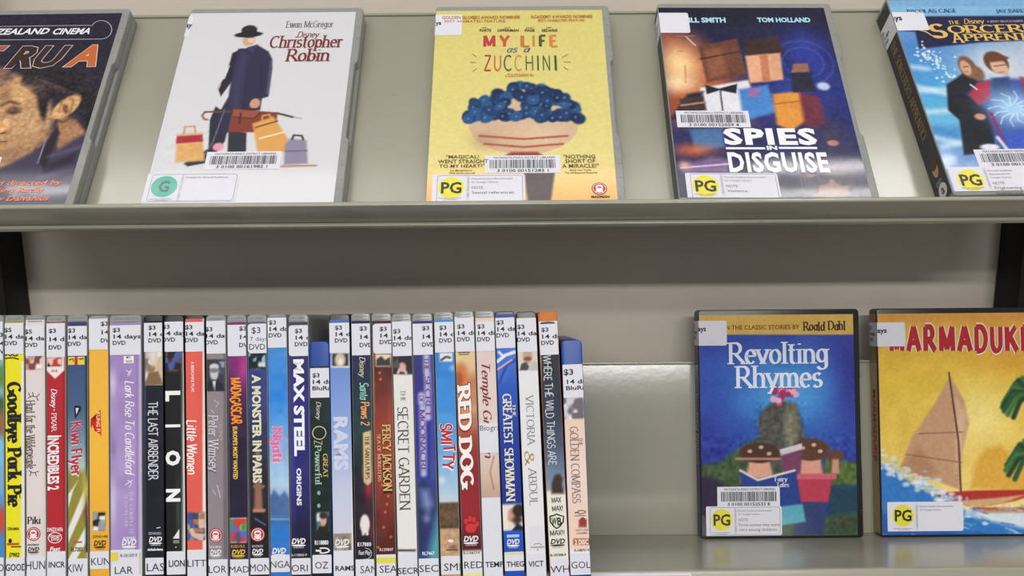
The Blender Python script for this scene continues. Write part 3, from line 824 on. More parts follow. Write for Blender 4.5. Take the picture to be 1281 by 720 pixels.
# 11 purple
p = Spine(284, 308.5, 286.8, 312, 393.5, 'clear', 'dark purple dvd case with a jagged orange title and small rainbow picture', (60, 30, 70), 21)
a = p.art
a.vgrad([(445, (120, 40, 110)), (480, (76, 34, 84)), (540, (44, 26, 60)), (620, (34, 26, 56)), (690, (40, 26, 60))]); a.glow(305, 460, 8, 22, (176, 50, 140)); a.noise(7, 8)
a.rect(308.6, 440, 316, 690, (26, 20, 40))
a.patch(288.5, 648.5, 308, 677, [(190, 50, 110), (70, 110, 200), (236, 190, 50), (60, 150, 70), (210, 60, 50)], 5, (210, 200, 210), seed=8); a.ell(298, 672, 3.4, 7, (80, 84, 90), .5)
p.sub.vtext('MADAGASCAR 3', 289.5, 472, 301.5, 530, (240, 150, 40), nib=dict(thick=.24, thin=.14, serif=False, wob=.08), outline=(120, 30, 30), out_w=.03)
p.sub.vtext("EUROPE'S MOST WANTED", 292, 533, 297, 599, (236, 196, 70), bold=.035)
p.sub.text('R102119-3', 289.5, 681, 306, 684.5, (206, 150, 60), bold=B1); p.sub.dvd_logo(290, 687, 307, 697.5, (226, 190, 50))
p.std(299.5, 408, 10.3, 406, 445); p.call(699, None, 'MAD', 287.3, 312, 707.5, 715.4)
p.done()

# 12 night city
p = Spine(309.5, 334, 312, 338, 393.5, 'clear', 'midnight blue dvd case with chunky cream capitals above a brown tower', (50, 58, 120), 22)
a = p.art
a.vgrad([(400, (54, 64, 130)), (500, (52, 62, 126)), (560, (40, 40, 70)), (620, (30, 26, 34)), (690, (20, 18, 26))]); a.noise(6, 8)
a.patch(311, 442, 332, 461, [(30, 34, 46), (120, 200, 210), (20, 22, 32), (210, 220, 220)], 4)
a.poly([(320, 560), (325, 560), (329, 640), (318, 640)], (150, 104, 84), 2); a.rect(317, 606, 331, 610, (140, 100, 84)); a.rect(316.5, 636, 332, 640, (190, 130, 110)); a.line([(319, 648), (332, 656)], .9, (90, 110, 170))
p.sub.vtext('A MONSTER IN PARIS', 316.5, 468, 326.5, 604, (218, 220, 190), bold=.045, outline=(30, 30, 50), out_w=.04)
p.sub.round_badge(322.6, 668, 9, 9); p.sub.text('MADMAN', 315.5, 681, 329, 684, (180, 180, 190)); p.sub.dvd_logo(315.5, 686, 329.5, 695.5, W_)
p.price(404.5, 441.5, [('$3', 315, 409, 11, 7.5, .0), ('7 days', 313, 421, 22, 5, -.01), ('DVD', 312, 430, 20, 7, .0)], notch=True); p.call(697.5, 718, 'MON', 313, 338, 705, 714)
p.done()

# 13 sky and sea blue
p = Spine(334, 359.5, 338.3, 363.5, 393.5, 'clear', 'sky and sea blue dvd case with a small pink title', (50, 130, 210), 23, ins=396)
a = p.art
a.vgrad([(396, (50, 90, 160)), (435, (66, 140, 214)), (490, (40, 130, 220)), (545, (120, 176, 228)), (600, (176, 206, 232)), (622, (110, 150, 200)), (645, (50, 108, 180)), (660, (40, 120, 206)), (690, (44, 116, 200))])
a.poly([(337, 622), (343, 612), (350, 620), (356, 614), (364, 626), (364, 645), (337, 645)], (70, 106, 158), 2); a.noise(4, 7); a.rect(336, 648, 364, 650, (180, 206, 230), .5)
p.sub.vtext('Ngati', 341.5, 533, 353, 578, (224, 110, 160), nib=dict(thick=.2, thin=.08), outline=(236, 190, 214), out_w=.04)
p.sub.prect(354.6, 540, 355.8, 574, (224, 130, 170))
p.sub.dvd_logo(340.5, 685, 358, 697, W_)
p.std(336.5, 400.5, 8, 397, 434.5, '$3', '14 day'); p.call(693.4, 715, 'NGA', 338.6, 363, 701, 709.4)
p.done()

# 14 indigo
p = Spine(361, 386, 363.5, 390, 393.5, 'clear', 'deep indigo dvd case with bold white block capitals', (36, 36, 112), 24)
a = p.art
a.vgrad([(400, (60, 62, 76)), (415, (44, 44, 100)), (500, (40, 38, 120)), (600, (38, 36, 110)), (690, (16, 18, 40))]); a.glow(366, 560, 3, 90, (60, 60, 150)); a.noise(10, 5)
p.sub.vtext('MAX STEEL', 368.5, 449, 380, 570, (238, 240, 246), bold=.05); p.sub.vtext('ORIGINS', 371.5, 585, 377, 632, (226, 228, 238), bold=.04)
p.sub.dvd_logo(365, 673, 382.5, 685, W_); p.sub.text('R-110865-9', 364.5, 692, 384, 695, (190, 190, 200), bold=B1)
p.std(369, 411, 8.3, 406.5, 445, '$3', '14 day', notch=True, x0=361.6); p.call(697.6, 718, 'ORI', 365, 385.3, 705.7, 714)
p.done()

# 15 shorter, blue case
p = Spine(386.5, 412, 390, 416, 427, 'blue', 'shorter blue-topped dvd case with gold script on near-black green, beside the periwinkle spine', (18, 32, 30), 25)
a = p.art
a.vgrad([(460, (40, 48, 50)), (540, (20, 40, 36)), (690, (18, 30, 28))]); a.noise(6, 10)
a.patch(396, 640, 412, 665, [(90, 110, 120), (40, 36, 34), (206, 220, 230)], 5, None); a.ell(404.5, 650, 4, 7.5, (206, 166, 146), .4); a.ell(404.5, 644.5, 5, 4, (54, 38, 32), .4); a.poly([(396, 666), (399, 658), (410, 658), (413, 666)], (26, 32, 30))
GD = (206, 198, 160)
p.sub.vtext('Disney', 396, 502, 401.5, 525, (196, 198, 186), nib=dict(thick=.16, thin=.06, serif=False, slant=.25))
u, v = p.S.uv(399.5, 541); p.sub.ring(u, v, 4.6, 4.4, .6, GD); p.sub.vtext('Z', 393.5, 550, 403, 556, GD, nib=dict(thick=.12, thin=.05))
p.sub.vtext('GREAT', 404.5, 567, 410, 597, (206, 176, 110), nib=SER); p.sub.vtext('Powerful', 394.5, 556, 402, 606, (160, 190, 170), nib=SER, outline=(20, 40, 36), out_w=.04)
for y in (616, 632): p.sub.pell(399, y, 2, 2.6, (120, 180, 170))
p.sub.text('R118880', 394, 675.5, 411, 680.5, W_, bold=.03); u, v = p.S.uv(404, 688); p.sub.ring(u, v, 4.4, 1.7, .9, W_, 0, -120, 120); p.sub.pline([(395, 688), (402, 688.5)], 1.3, W_)
p.price(460, 497, [('$3', 391, 466.5, 9, 5, .02), ('14 days', 391.5, 474.5, 34, 5, .02), ('BluRay', 391, 482.5, 28, 5, .02)]); p.call(693.4, 716.4, 'OZ', 394.4, 410.7, 702, 710.5)
p.done()

# 16 pale blue
p = Spine(411.5, 438, 416.3, 443.5, 394.5, 'black', 'periwinkle blue dvd case with large pale block capitals and grassy foot', (140, 160, 215), 26, ins=399.5)
a = p.art
a.vgrad([(400, (70, 110, 180)), (450, (108, 140, 210)), (540, (150, 172, 222)), (610, (196, 202, 226)), (660, (206, 206, 226))]); a.patch(417, 667, 439.5, 688, [(140, 130, 116), (100, 90, 84), (170, 156, 120)], 2.5); a.rect(440, 440, 448, 720, (226, 222, 220))
a.rect(414.5, 440.5, 437, 459.5, (236, 234, 232)); a.rect(415.5, 441.8, 436, 457.5, (60, 52, 46)); a.ell(425.5, 450, 6.5, 9, (206, 192, 176), .4); a.ell(426, 452, 3, 4, (236, 226, 216), .6)
p.sub.vtext('RAMS', 418.5, 521, 434.5, 588, (206, 210, 232), bold=.045)
p.sub.dvd_logo(419, 674, 437, 687, W_)
p.std(419, 407, 8, 403.5, 441, '$3', '14 day', x0=412.6); p.call(688, None, 'RAMS', 419.7, 443.5, 707, 713, .02)
p.done()

# 17 dark green navy
p = Spine(439, 464, 444, 469, 391.5, 'clear', 'dark green and navy dvd case with a tan scroll banner', (30, 36, 60), 27)
a = p.art
a.vgrad([(440, (34, 40, 84)), (480, (30, 50, 70)), (540, (34, 60, 60)), (590, (24, 26, 36)), (640, (40, 22, 40)), (690, (26, 22, 30))]); a.glow(462, 610, 6, 16, (150, 34, 50)); a.glow(460, 590, 5, 8, (200, 196, 200)); a.glow(466, 660, 4, 20, (100, 24, 44)); a.noise(6, 7)
a.poly([(454, 541), (464, 538), (465, 602), (460, 607), (455, 602)], (214, 186, 140)); a.ell(456.5, 655, 6, 12, (228, 226, 222), .3); a.rect(453, 660, 456, 669, (228, 226, 222)); a.rect(458, 660, 461, 669, (222, 220, 218))
p.sub.vtext('Disney', 450, 446, 457, 472, (206, 194, 150), nib=dict(thick=.17, thin=.07, serif=False, slant=.25))
p.sub.vtext('Santa', 450.5, 478, 461, 500, (150, 206, 186), nib=dict(thick=.17, thin=.09, serif=False, slant=.2)); p.sub.vtext('Paws 2', 452, 502, 462, 532, (236, 160, 90), nib=dict(thick=.2, thin=.1, serif=False, slant=.1))
p.sub.vtext('THE SANTA PUPS', 457, 545, 462, 599, (84, 56, 40), nib=SER)
p.sub.text('E17880', 447.5, 678, 464.5, 682.5, W_, bold=.02); p.sub.text('Fast Play', 448.5, 688, 464, 693, (200, 200, 206), bold=.03, slant=.2); u, v = p.S.uv(457, 692); p.sub.ring(u, v, 4.4, 3.8, .4, (190, 190, 196), 0, -100, 90)
p.std(450, 408, 10.3, 404.5, 444); p.call(699, None, 'SAN', 451, 472, 707, 716)
p.done()

# 18 rust
p = Spine(465, 490, 469.7, 496.5, 391.5, 'clear', 'rust brown dvd case with a gold title and flying sparks', (120, 50, 40), 28)
a = p.art
a.vgrad([(400, (66, 40, 44)), (450, (78, 34, 34)), (520, (140, 58, 42)), (580, (150, 58, 42)), (640, (104, 36, 28)), (700, (76, 28, 24))]); a.noise(6, 9); a.rect(465, 440, 468.5, 690, (206, 176, 120), .5)
a.rect(469.8, 442.5, 489.5, 458.5, (226, 208, 180)); a.poly([(470.5, 457.5), (471, 449), (477, 445), (482, 450), (488, 446), (489, 457.5)], (60, 58, 58)); a.glow(489, 560, 3, 60, (190, 90, 60), .5)
for x, y in ((480, 659), (489, 671), (478, 606), (486, 620), (475, 466), (482, 640), (473, 684), (484, 630), (476, 474)): a.ell(x, y, 1.3, 1.5, (240, 120, 60), 1)
p.sub.vtext('PERCY JACKSON', 479.5, 530, 489, 614, (214, 184, 110), nib=dict(thick=.19, thin=.1), outline=(60, 20, 14), out_w=.05); p.sub.vtext('SEA OF MONSTERS', 472.5, 543, 476.5, 602, (206, 180, 130), nib=SER)
p.sub.text('R139847', 475, 685, 492, 688.5, (226, 206, 200), bold=.02)
p.std(475, 408.5, 8.2, 404.5, 442, '$3', '14 day', notch=True, x0=467); p.call(693, None, 'SEA', 475, 497, 706.8, 715.4, band=(693, 700, (226, 214, 70)))
p.done()

# 19 white serif
p = Spine(490, 515.5, 497, 523, 392, 'clear', 'white dvd case with thin dark serif capitals under a dark photo of pink hands', (228, 227, 224), 29, ins=402)
a = p.art
a.rect(491, 444, 517, 468, (40, 38, 40)); a.ell(503, 459, 5, 6, (206, 164, 160), .4); a.line([(498, 466), (502, 458), (508, 466)], 2, (216, 176, 170)); a.patch(492, 446, 500, 460, [(44, 42, 44), (84, 78, 74)], 3)
a.rect(497.5, 686.5, 520, 689.5, (70, 66, 62)); a.rect(497, 690, 524, 720, (226, 226, 238))
p.sub.vtext('THE', 501.5, 487.5, 507, 502, (92, 88, 84), nib=dict(thick=.11, thin=.05)); p.sub.vtext('SECRET GARDEN', 499, 508.5, 511.5, 638, (70, 66, 62), nib=dict(thick=.12, thin=.055, small_caps=False))
p.std(492, 411.5, 8.2, 402.5, 445, '$3', '14 day'); p.call(692, None, 'SECR', 498, 524, 709.4, 717, .01)
p.done()

# 20 deep blue
p = Spine(515.5, 542, 523, 549.5, 392.5, 'clear', 'deep blue dvd case with two lines of spaced white glowing capitals and a sea-green foot', (46, 46, 130), 30)
a = p.art
a.vgrad([(440, (54, 54, 120)), (500, (48, 44, 140)), (560, (40, 50, 146)), (620, (44, 64, 130)), (690, (40, 60, 120))]); a.noise(7, 7)
a.poly([(548, 640), (535, 700), (552, 700), (552, 630)], (80, 160, 166), 6); a.poly([(522, 606), (530, 600), (540, 612), (545, 630), (540, 650), (530, 690), (522, 690)], (38, 46, 96), 4); a.poly([(526, 612), (536, 612), (542, 630), (536, 640), (528, 632)], (116, 136, 186), 6); a.glow(534, 648, 5, 6, (160, 180, 214), .6)
a.rect(538.5, 440, 546, 600, (80, 84, 170), .5)
for x, y0, y1 in ((533.5, 446, 464), (534.5, 469, 522), (527, 494, 503), (528.5, 510, 592)):
    a.line([(x, y0), (x + (y1 - y0) * .02, y1)], 4.2, (206, 206, 240), 2.5, .85)
GC = (120, 70, 120)
p.sub.vtext('THE', 531, 447, 536.2, 463, GC, nib=SER); p.sub.vtext('SECRET', 532.5, 470, 538.5, 521, GC, nib=SER); p.sub.vtext('OF', 524.8, 494, 529.3, 503, GC, nib=SER); p.sub.vtext('MOONACRE', 526, 511, 532.2, 591, GC, nib=SER)
p.sub.text('RL7467', 528.5, 689.5, 543.5, 693.5, W_, bold=.02)
p.std(528, 407.5, 10.3, 404.5, 443.5); p.call(698, None, 'SEC', 524.6, 548.5, 706, 714.6)
p.done()

# 21 sky blue and brown
p = Spine(543, 568.2, 550.6, 576.4, 390, 'clear', 'sky blue dvd case with a jagged red title over brown earth', (60, 140, 214), 31)
a = p.art
a.vgrad([(400, (70, 140, 206)), (440, (50, 128, 208)), (500, (56, 140, 218)), (560, (110, 170, 226)), (610, (170, 200, 226)), (624, (190, 204, 214)), (627, (92, 70, 50)), (640, (104, 80, 56)), (657, (84, 62, 42)), (659, (188, 150, 116)), (690, (196, 158, 124))]); a.noise(5, 7); a.noise(1.6, 16, a.mask(540, 630, 580, 700)); a.glow(553, 600, 5, 5, (226, 234, 240), .7); a.glow(566, 460, 4, 4, (200, 224, 240), .6)
a.rect(550, 441, 566, 452, (228, 226, 226)); a.line([(552, 450), (558, 446), (563, 447)], 1.6, (90, 74, 66)); a.glow(567, 684, 5, 3, (120, 84, 60), .8)
p.sub.vtext('SMITTY', 553, 529, 567, 587, (190, 40, 48), nib=dict(thick=.2, thin=.15, serif=False, wob=.12, seed=4), outline=(240, 236, 236), out_w=.05)
p.sub.pell(564, 676, 3.4, 2, (236, 230, 222)); p.sub.prect(558, 686.5, 573, 688, (96, 70, 50))
p.std(549.5, 407, 8, 402.5, 440.5, '$3', '14 day', notch=False); p.call(695, 718, 'SMI', 555.5, 576.5, 703.8, 713)
p.done()

# 22 maroon
p = Spine(568.5, 594, 577.8, 604, 389, 'clear', 'maroon dvd case with fat white slab capitals and a red paw print', (140, 30, 38), 32, ins=396)
a = p.art
a.vgrad([(396, (230, 220, 190)), (450, (226, 200, 150)), (475, (200, 130, 90)), (510, (200, 150, 110)), (545, (160, 70, 60)), (580, (142, 32, 40)), (640, (150, 34, 44)), (684, (80, 16, 24)), (688, (226, 222, 218)), (720, (226, 222, 218))])
a.noise(6, 10, a.mask(560, 440, 610, 560)); a.ell(576, 470, 9, 16, (206, 120, 70), .6); a.ell(574, 474, 5, 9, (170, 84, 56), .6); a.glow(590, 455, 5, 10, (226, 190, 150))
p.sub.vtext('RED DOG', 575.5, 479, 589.5, 612, (242, 238, 234), nib=dict(thick=.27, thin=.14, slant=-.06, wob=.03), outline=(140, 40, 44), out_w=.05)
PW = (206, 52, 58)
p.sub.pell(589, 660, 7, 6, PW); p.sub.pell(583, 651.5, 2.6, 3.6, PW); p.sub.pell(588, 648.5, 2.6, 3.8, PW); p.sub.pell(593, 649.5, 2.6, 3.6, PW); p.sub.pell(597, 655, 2.4, 3.2, PW)
p.sub.dvd_logo(580, 670, 598.5, 682, W_); p.sub.text('R-110417-9', 580, 689.5, 600, 692.5, BLK)
p.sub.prect(573, 440, 588, 441.3, (90, 72, 50)); p.sub.prect(574, 442.5, 587, 443.5, (90, 72, 50))
p.std(572, 405.5, 8, 397, 439, '$3', '14 day'); p.call(694, None, 'RED', 580.8, 604.3, 701.6, 710, band=(715, 720, (226, 222, 150)))
p.done()

# 23 pink beige
p = Spine(594.5, 619.5, 604, 629.5, 388.5, 'clear', 'pinkish beige dvd case, dark red script title half covered by a white label', (224, 206, 200), 33, ins=397)
a = p.art
a.vgrad([(397, (226, 200, 186)), (460, (224, 206, 202)), (560, (222, 204, 196)), (600, (206, 178, 160)), (625, (190, 160, 146))]); a.noise(8, 5); a.line([(618, 570), (613, 590), (618, 612)], .6, (150, 90, 80))
p.sub.vtext('Temple Grandin', 604.5, 455, 614.5, 573, (128, 44, 48), nib=dict(thick=.17, thin=.05, slant=.25, serif=False))
v1, v0 = p.S.uv(610, 529)[1], p.S.uv(610, 566)[1]
o = sticker(p.S, -p.sw, v0, p.sw, v1, 'genre_label', p.root, (.4,) * 4, .48)
L = Letters(p.S, .56, (-p.sw, p.sw)); L.text('Biography', 600.5, 531, 640, 537.5, (60, 60, 64), bold=-.005); L.build('label_lettering', M_INK, o)
p.std(597, 405.5, 8, 402, 439, '$3', '14 day'); p.call(622, None, 'TEMP', 607, 630, 702, 708.5, .02)
p.done()

# 24 royal blue
p = Spine(619, 645.5, 630.5, 656, 389, 'black', 'royal blue dvd case with pale gold serif capitals above a bearded profile', (30, 70, 170), 34, ins=393)
a = p.art
a.vgrad([(393, (60, 80, 150)), (440, (90, 120, 200)), (480, (40, 90, 190)), (540, (24, 60, 160)), (628, (20, 46, 140)), (632, (232, 222, 214)), (662, (230, 214, 204)), (664, (24, 84, 190)), (690, (22, 78, 182))])
a.poly([(620, 436), (634, 436), (640, 448), (636, 470), (626, 480), (621, 470)], (60, 110, 210), 3); a.line([(622, 452), (632, 444), (644, 440)], 2.2, (226, 230, 244)); a.line([(625, 478), (634, 456), (645, 450)], 2, (40, 70, 170)); a.line([(624, 440), (630, 446)], 1.6, (236, 236, 246)); a.line([(622, 462), (634, 454), (640, 450)], 1.2, (230, 170, 170))
a.ell(642, 644, 9, 9, (200, 150, 124), .3); a.ell(649, 638, 8, 8, (44, 32, 30), .4); a.poly([(641, 650), (648, 640), (654, 650), (646, 658)], (54, 38, 34), 3); a.poly([(640, 663), (648, 654), (657, 660), (657, 663)], (30, 28, 34)); a.poly([(630, 640), (636, 636), (634, 662), (630, 662)], (236, 226, 220), 2)
p.sub.vtext('THE', 641.5, 505, 645, 521, (226, 218, 190), nib=SER); p.sub.vtext('GREATEST SHOWMAN', 631.5, 492, 641.5, 627, (230, 222, 196), nib=dict(thick=.19, thin=.09, small_caps=True)) 
p.sub.prect(634, 668, 649.5, 671.5, (170, 196, 236)); p.sub.dvd_logo(634, 674, 650, 685, W_)
p.std(621, 400.5, 8, 397, 435, '$3', '14 day'); p.call(690, 713.7, 'THEG', 633.7, 655.5, 701.6, 708, .02, band=(691, 693.5, (226, 216, 130)))
p.done()

# 25 white
p = Spine(646, 672, 657, 684, 389.5, 'black', 'plain white dvd case with thin grey serif capitals and a gold ampersand', (228, 227, 231), 35, ins=397.5)
a = p.art
a.rect(648, 440, 673.5, 463, (216, 208, 200)); a.ell(660, 445, 6, 10, (196, 160, 136), .4); a.ell(660, 448.5, 5, 2.6, (120, 84, 70), .6); a.poly([(650, 463), (652, 455), (658, 452), (662, 458), (660, 463)], (70, 70, 76)); a.poly([(660, 463), (668, 450), (674, 456), (674, 463)], (190, 190, 186))
a.rect(662, 657, 682, 688, (220, 220, 226))
GY = (112, 110, 110)
p.sub.vtext('VICTORIA', 659, 493, 668, 557, GY, nib=dict(thick=.1, thin=.045)); p.sub.vtext('&', 656.5, 563.5, 668, 582, (176, 146, 90), nib=dict(thick=.12, thin=.05, serif=False)); p.sub.vtext('ABDUL', 662, 584, 671.5, 632, GY, nib=dict(thick=.1, thin=.045))
p.sub.pline([(668, 681), (670, 679.5), (674, 679), (678, 681)], .5, (140, 140, 146)); p.sub.prect(664, 683, 681, 684.5, (150, 150, 156)); p.sub.pell(672.5, 687, 1, 1, (130, 130, 136))
p.std(647, 406, 8, 398, 440, '$3', '14 day'); p.call(692, None, 'VICT', 661, 680, 701, 708, .015)
p.done()

# 26 slate, orange case
p = Spine(673.5, 699, 687, 712, 389, 'orange', 'orange-topped dvd case with slate blue spine and scratchy white hand-drawn capitals', (60, 66, 82), 36, ins=401.5)
a = p.art
a.vgrad([(402, (232, 230, 232)), (442, (232, 230, 232)), (445, (40, 46, 58)), (500, (48, 56, 74)), (560, (70, 82, 106)), (600, (120, 138, 166)), (614, (150, 160, 176)), (618, (228, 228, 214)), (720, (228, 227, 214))]); a.noise(6, 6, a.mask(670, 450, 715, 616))
a.poly([(690, 617), (690, 604), (694, 594), (700, 592), (704, 598), (703, 606), (706, 617)], (58, 44, 40), 2); a.rect(672, 445, 677, 720, (226, 222, 212), .7)
a.line([(677, 404.5), (686, 403), (693, 404)], 1.4, (30, 30, 34))
p.sub.vtext('WHERE THE WILD THINGS ARE', 683, 444, 692.5, 581, (226, 228, 230), nib=dict(thick=.1, thin=.085, serif=False, wob=.07, seed=7))
HK = dict(thick=.16, thin=.12, serif=False, wob=.06)
p.sub.text('MAX', 690, 621.5, 702, 628, BLK, nib=HK); p.sub.text('MAX!', 690.5, 632, 704, 638.5, BLK, nib=HK); p.sub.text('MAX!!', 688, 662.5, 706, 669, BLK, nib=HK)
sh = [p.S.uv(*q) for q in ((688, 645), (692, 644.5), (696.5, 642.5), (701, 644.5), (705, 645), (704.5, 652), (700.5, 657.5), (696.5, 660.5), (692.5, 657.5), (688.5, 652), (688, 645))]
p.sub.line(sh, 1.0, (40, 40, 44)); p.sub.text('W', 690, 647, 696.5, 656, (40, 40, 44), bold=.03); p.sub.text('B', 697, 647, 702.5, 656, (40, 40, 44), bold=.03)
p.sub.dvd_logo(688.5, 673.5, 707, 684.5, BLK); p.sub.text('R-107308-9', 688.5, 692, 708, 695, BLK, bold=B1)
p.std(677, 409.5, 8.2, 405, 443.5, '$3', '14 day'); p.call(698, None, 'WHI', 688.5, 716, 706.8, 715.4)
p.done()

# 27 shorter, blue case at the end of the row
p = Spine(701, 728, 712.3, 739, 425, 'blue', 'shorter blue-topped dvd case with cream spine, last of the row', (234, 214, 204), 37)
a = p.art
a.vgrad([(452, (206, 120, 170)), (456, (230, 200, 210)), (500, (220, 214, 216)), (530, (232, 206, 186)), (600, (236, 214, 206)), (650, (234, 206, 190)), (688, (236, 210, 190)), (692, (232, 230, 232))])
a.patch(704, 497, 731, 523, [(206, 202, 206), (70, 66, 76), (236, 234, 236), (110, 104, 112)], 4, seed=12); a.rect(702, 640, 712, 690, (230, 190, 150), .4)
a.rect(717, 673, 738, 681, (170, 96, 62)); a.rect(724, 649, 734, 659, (156, 62, 66))
p.sub.vtext('THE', 724, 547, 728.5, 557, (140, 110, 96), nib=SER); p.sub.vtext('GOLDEN COMPASS', 714.5, 533, 724.5, 629, (140, 112, 100), nib=dict(thick=.14, thin=.07, small_caps=True))
u, v = p.S.uv(726, 640); p.sub.ring(u, v, 3.6, 1.1, .6, (90, 80, 80), 0, -120, 120); p.sub.pline([(719, 641), (724, 640)], .9, (90, 80, 80)); p.sub.prect(718.5, 644, 732.5, 645, (110, 96, 96))
p.sub.pell(729, 651, 3.6, 4.6, (150, 54, 60)); p.sub.text('NEW LINE', 720, 661, 736, 663.5, (120, 96, 92)); p.sub.text('CINEMA', 721, 665, 735, 667.5, (120, 96, 92))
p.sub.text('2 DISC', 719, 674.5, 736, 680, (244, 226, 210), bold=.045); p.sub.text('R-108751-9', 718.5, 686, 737, 689, (60, 56, 60), bold=B1)
p.price(455.5, 497, [('$3', 705, 461.5, 12, 7, .02), ('14 days', 709, 474, 34, 5, .02), ('BluRay', 708, 482, 30, 5, .02)]); p.call(692, 717, 'GOL', 714.7, 738.5, 701.6, 710)
p.done()

# price strip on the shelf front
t = empty('shelf_strip', LOWER)
tag(t, 'peach paper strip with white border stuck on the shelf front beside the last spine', 'label strip')
u1, v1 = SHELF_FRONT.uv(865, 716.5)
v1 = -2.0
sticker(SHELF_FRONT, u1 - 150, v1 - 24, u1, v1, 'strip_border', t, (1, 1, 1, 1), .3)
sticker(SHELF_FRONT, u1 - 148.6, v1 - 22.5, u1 - 1.4, v1 - 1.5, 'peach_panel', t, (1, 1, 1, 1), .45, M_CARD)
# ------------------------------------------------------------------ face-out cases
class Face:
    def __init__(s, frame, px, py, ua, rot, label, group, kind='clear', base_z=.15, gap=.25, w=135.0, H=190.0, th=14.5, art=(-66.9, 62.0, 3.0, 185.0), res=.75, base=(200, 200, 200), seed=1):
        """px, py: where the sight line to the art's edge (local u = ua) meets the front plane."""
        P = Surf(frame, (0, -th - gap, 0), (1, 0, 0), (0, 0, 1))
        u, v = P.uv(px, py)
        uc = u - ua * math.cos(rot) - v * math.tan(rot)
        M = frame @ Matrix.Translation(Vector((uc, -gap, base_z + abs(math.sin(rot)) * w / 2)) * .001) @ Matrix.Rotation(rot, 4, 'Y')
        s.root = empty('dvd_case', M)
        tag(s.root, label, 'dvd case', group)
        s.w, s.H, s.th = w, H, th
        s.S = Surf(M, (0, -th, 0), (1, 0, 0), (0, 0, 1))
        s.L = Surf(M, (-w / 2, -th / 2, 0), (0, -1, 0), (0, 0, 1))
        m = PLAST[kind]
        hw = w / 2
        b = MB(); prism(b, rounded_outline(-hw, hw, 0, H, 3, 3), -th * .48, 0); b.build('case_tray', m, s.root, bevel=.7, smooth=True)
        dn = 2.2 if kind == 'clear' else .25
        n0, n1 = H * .3, H * .7          # the thumb cut-away in the opening edge
        out = arc(hw - 3, 3, 3, 3, -90, 0, 4) + [(hw, n0), (hw - dn, n0 + 3), (hw - dn, n1 - 3), (hw, n1)] + arc(hw - 3, H - 3, 3, 3, 0, 90, 4) + arc(-hw + 3, H - 3, 3, 3, 90, 180, 4) + arc(-hw + 3, 3, 3, 3, 180, 270, 4)
        b = MB(); prism(b, out, -th, -th * .48 - .35); b.build('case_lid', m, s.root, bevel=.7, smooth=True)
        b = MB()
        for z in (H - 22, H - 34, 22, 34): b.box(hw - 3.2, hw - .8, -th - .25, -th + .1, z, z + .8)
        b.build('moulded_ridge', m, s.root)
        s.au = art
        s.art = Art(s.S, art[0], art[2], art[1], art[3], res, base, seed)
        s.sub = Letters(s.S, .32, (art[0], art[1]))
    def done(s, spine=None):
        s.sheet = s.art.build('cover_sheet', M_PRINT, s.root, .15)
        s.sub.build('cover_lettering', M_INK, s.sheet)
        if spine is not None:
            a = Art(s.L, -s.th / 2 + .9, s.au[2], s.th / 2 - .9, s.au[3], .9, spine[0])
            if len(spine) > 2: spine[2](a)
            o = a.build('spine_sheet', M_SPRINT, s.root, .12)
            if spine[1]:
                L = Letters(s.L, .25); spine[1](L); L.build('spine_lettering', M_INK, o)
    def price_tab(s, x1, y0, y1, tx0, tx1, ty0, ty1, txt='ays', spine_txt=None, letters=True):
        """The loan label folded round the spine: one flap on the front, one on the spine."""
        u1 = s.S.uv(x1, (y0 + y1) / 2)[0]; ym = (tx0 + tx1) / 2
        v1, v0 = s.S.uv((x1 + tx0) / 2, y0)[1], s.S.uv((x1 + tx0) / 2, y1)[1]
        o = sticker(s.S, -s.w / 2 + .3, v0, u1, v1, 'price_label', s.root, (1.6, 1.6, .1, .1), .42)
        if letters:
            L = Letters(s.S, .5, (-s.w / 2 + .3, u1)); L.text(txt, tx0, ty0, tx1, ty1, (40, 40, 44), bold=.03, lower=True); L.build('label_lettering', M_INK, o)
        o2 = sticker(s.L, -s.th / 2 + .8, v0, s.th / 2 - .3, v1, 'price_label_flap', s.root, (.1, .1, .4, .4), .3)
        L = Letters(s.L, .38); 
        for k, q in enumerate(('$3', '14 days', 'DVD')):
            L.box(q, -s.th / 2 + 2, v1 - 6 - k * 5, -s.th / 2 + (5, 12, 8)[k], v1 - 3 - k * 5, (40, 40, 44), bold=.02)
        L.build('label_lettering', M_INK, o2)
    def barcode(s, x0, y0, number, x1=None, y1=None, wd=52.0, ht=15.4):
        u0, v1 = s.S.uv(x0, y0)
        if x1 is not None: wd = s.S.uv(x1, y0)[0] - u0
        if y1 is not None: ht = v1 - s.S.uv(x0, y1)[1]
        v0 = v1 - ht
        o = sticker(s.S, u0, v0, u0 + wd, v1, 'barcode_label', s.root, (.5,) * 4, .42)
        L = Letters(s.S, .5)
        k = (44, 44, 48)
        L.box('MATAMATA-PIAKO DISTRICT LIBRARIES', u0 + wd * .115, v1 - ht * .19, u0 + wd * .93, v1 - ht * .075, k, bold=.0)
        rnd = random.Random(number)
        x = u0 + wd * .06
        while x < u0 + wd * .94:
            bw = rnd.choice((.35, .35, .7)); L.rect(x, v1 - ht * .73, min(x + bw, u0 + wd * .945), v1 - ht * .25, (34, 34, 40)); x += bw + rnd.choice((.35, .4, .75))
        L.box(number, u0 + wd * .16, v1 - ht * .94, u0 + wd * .84, v1 - ht * .79, k, bold=.01)
        L.build('barcode_print', M_INK, o)
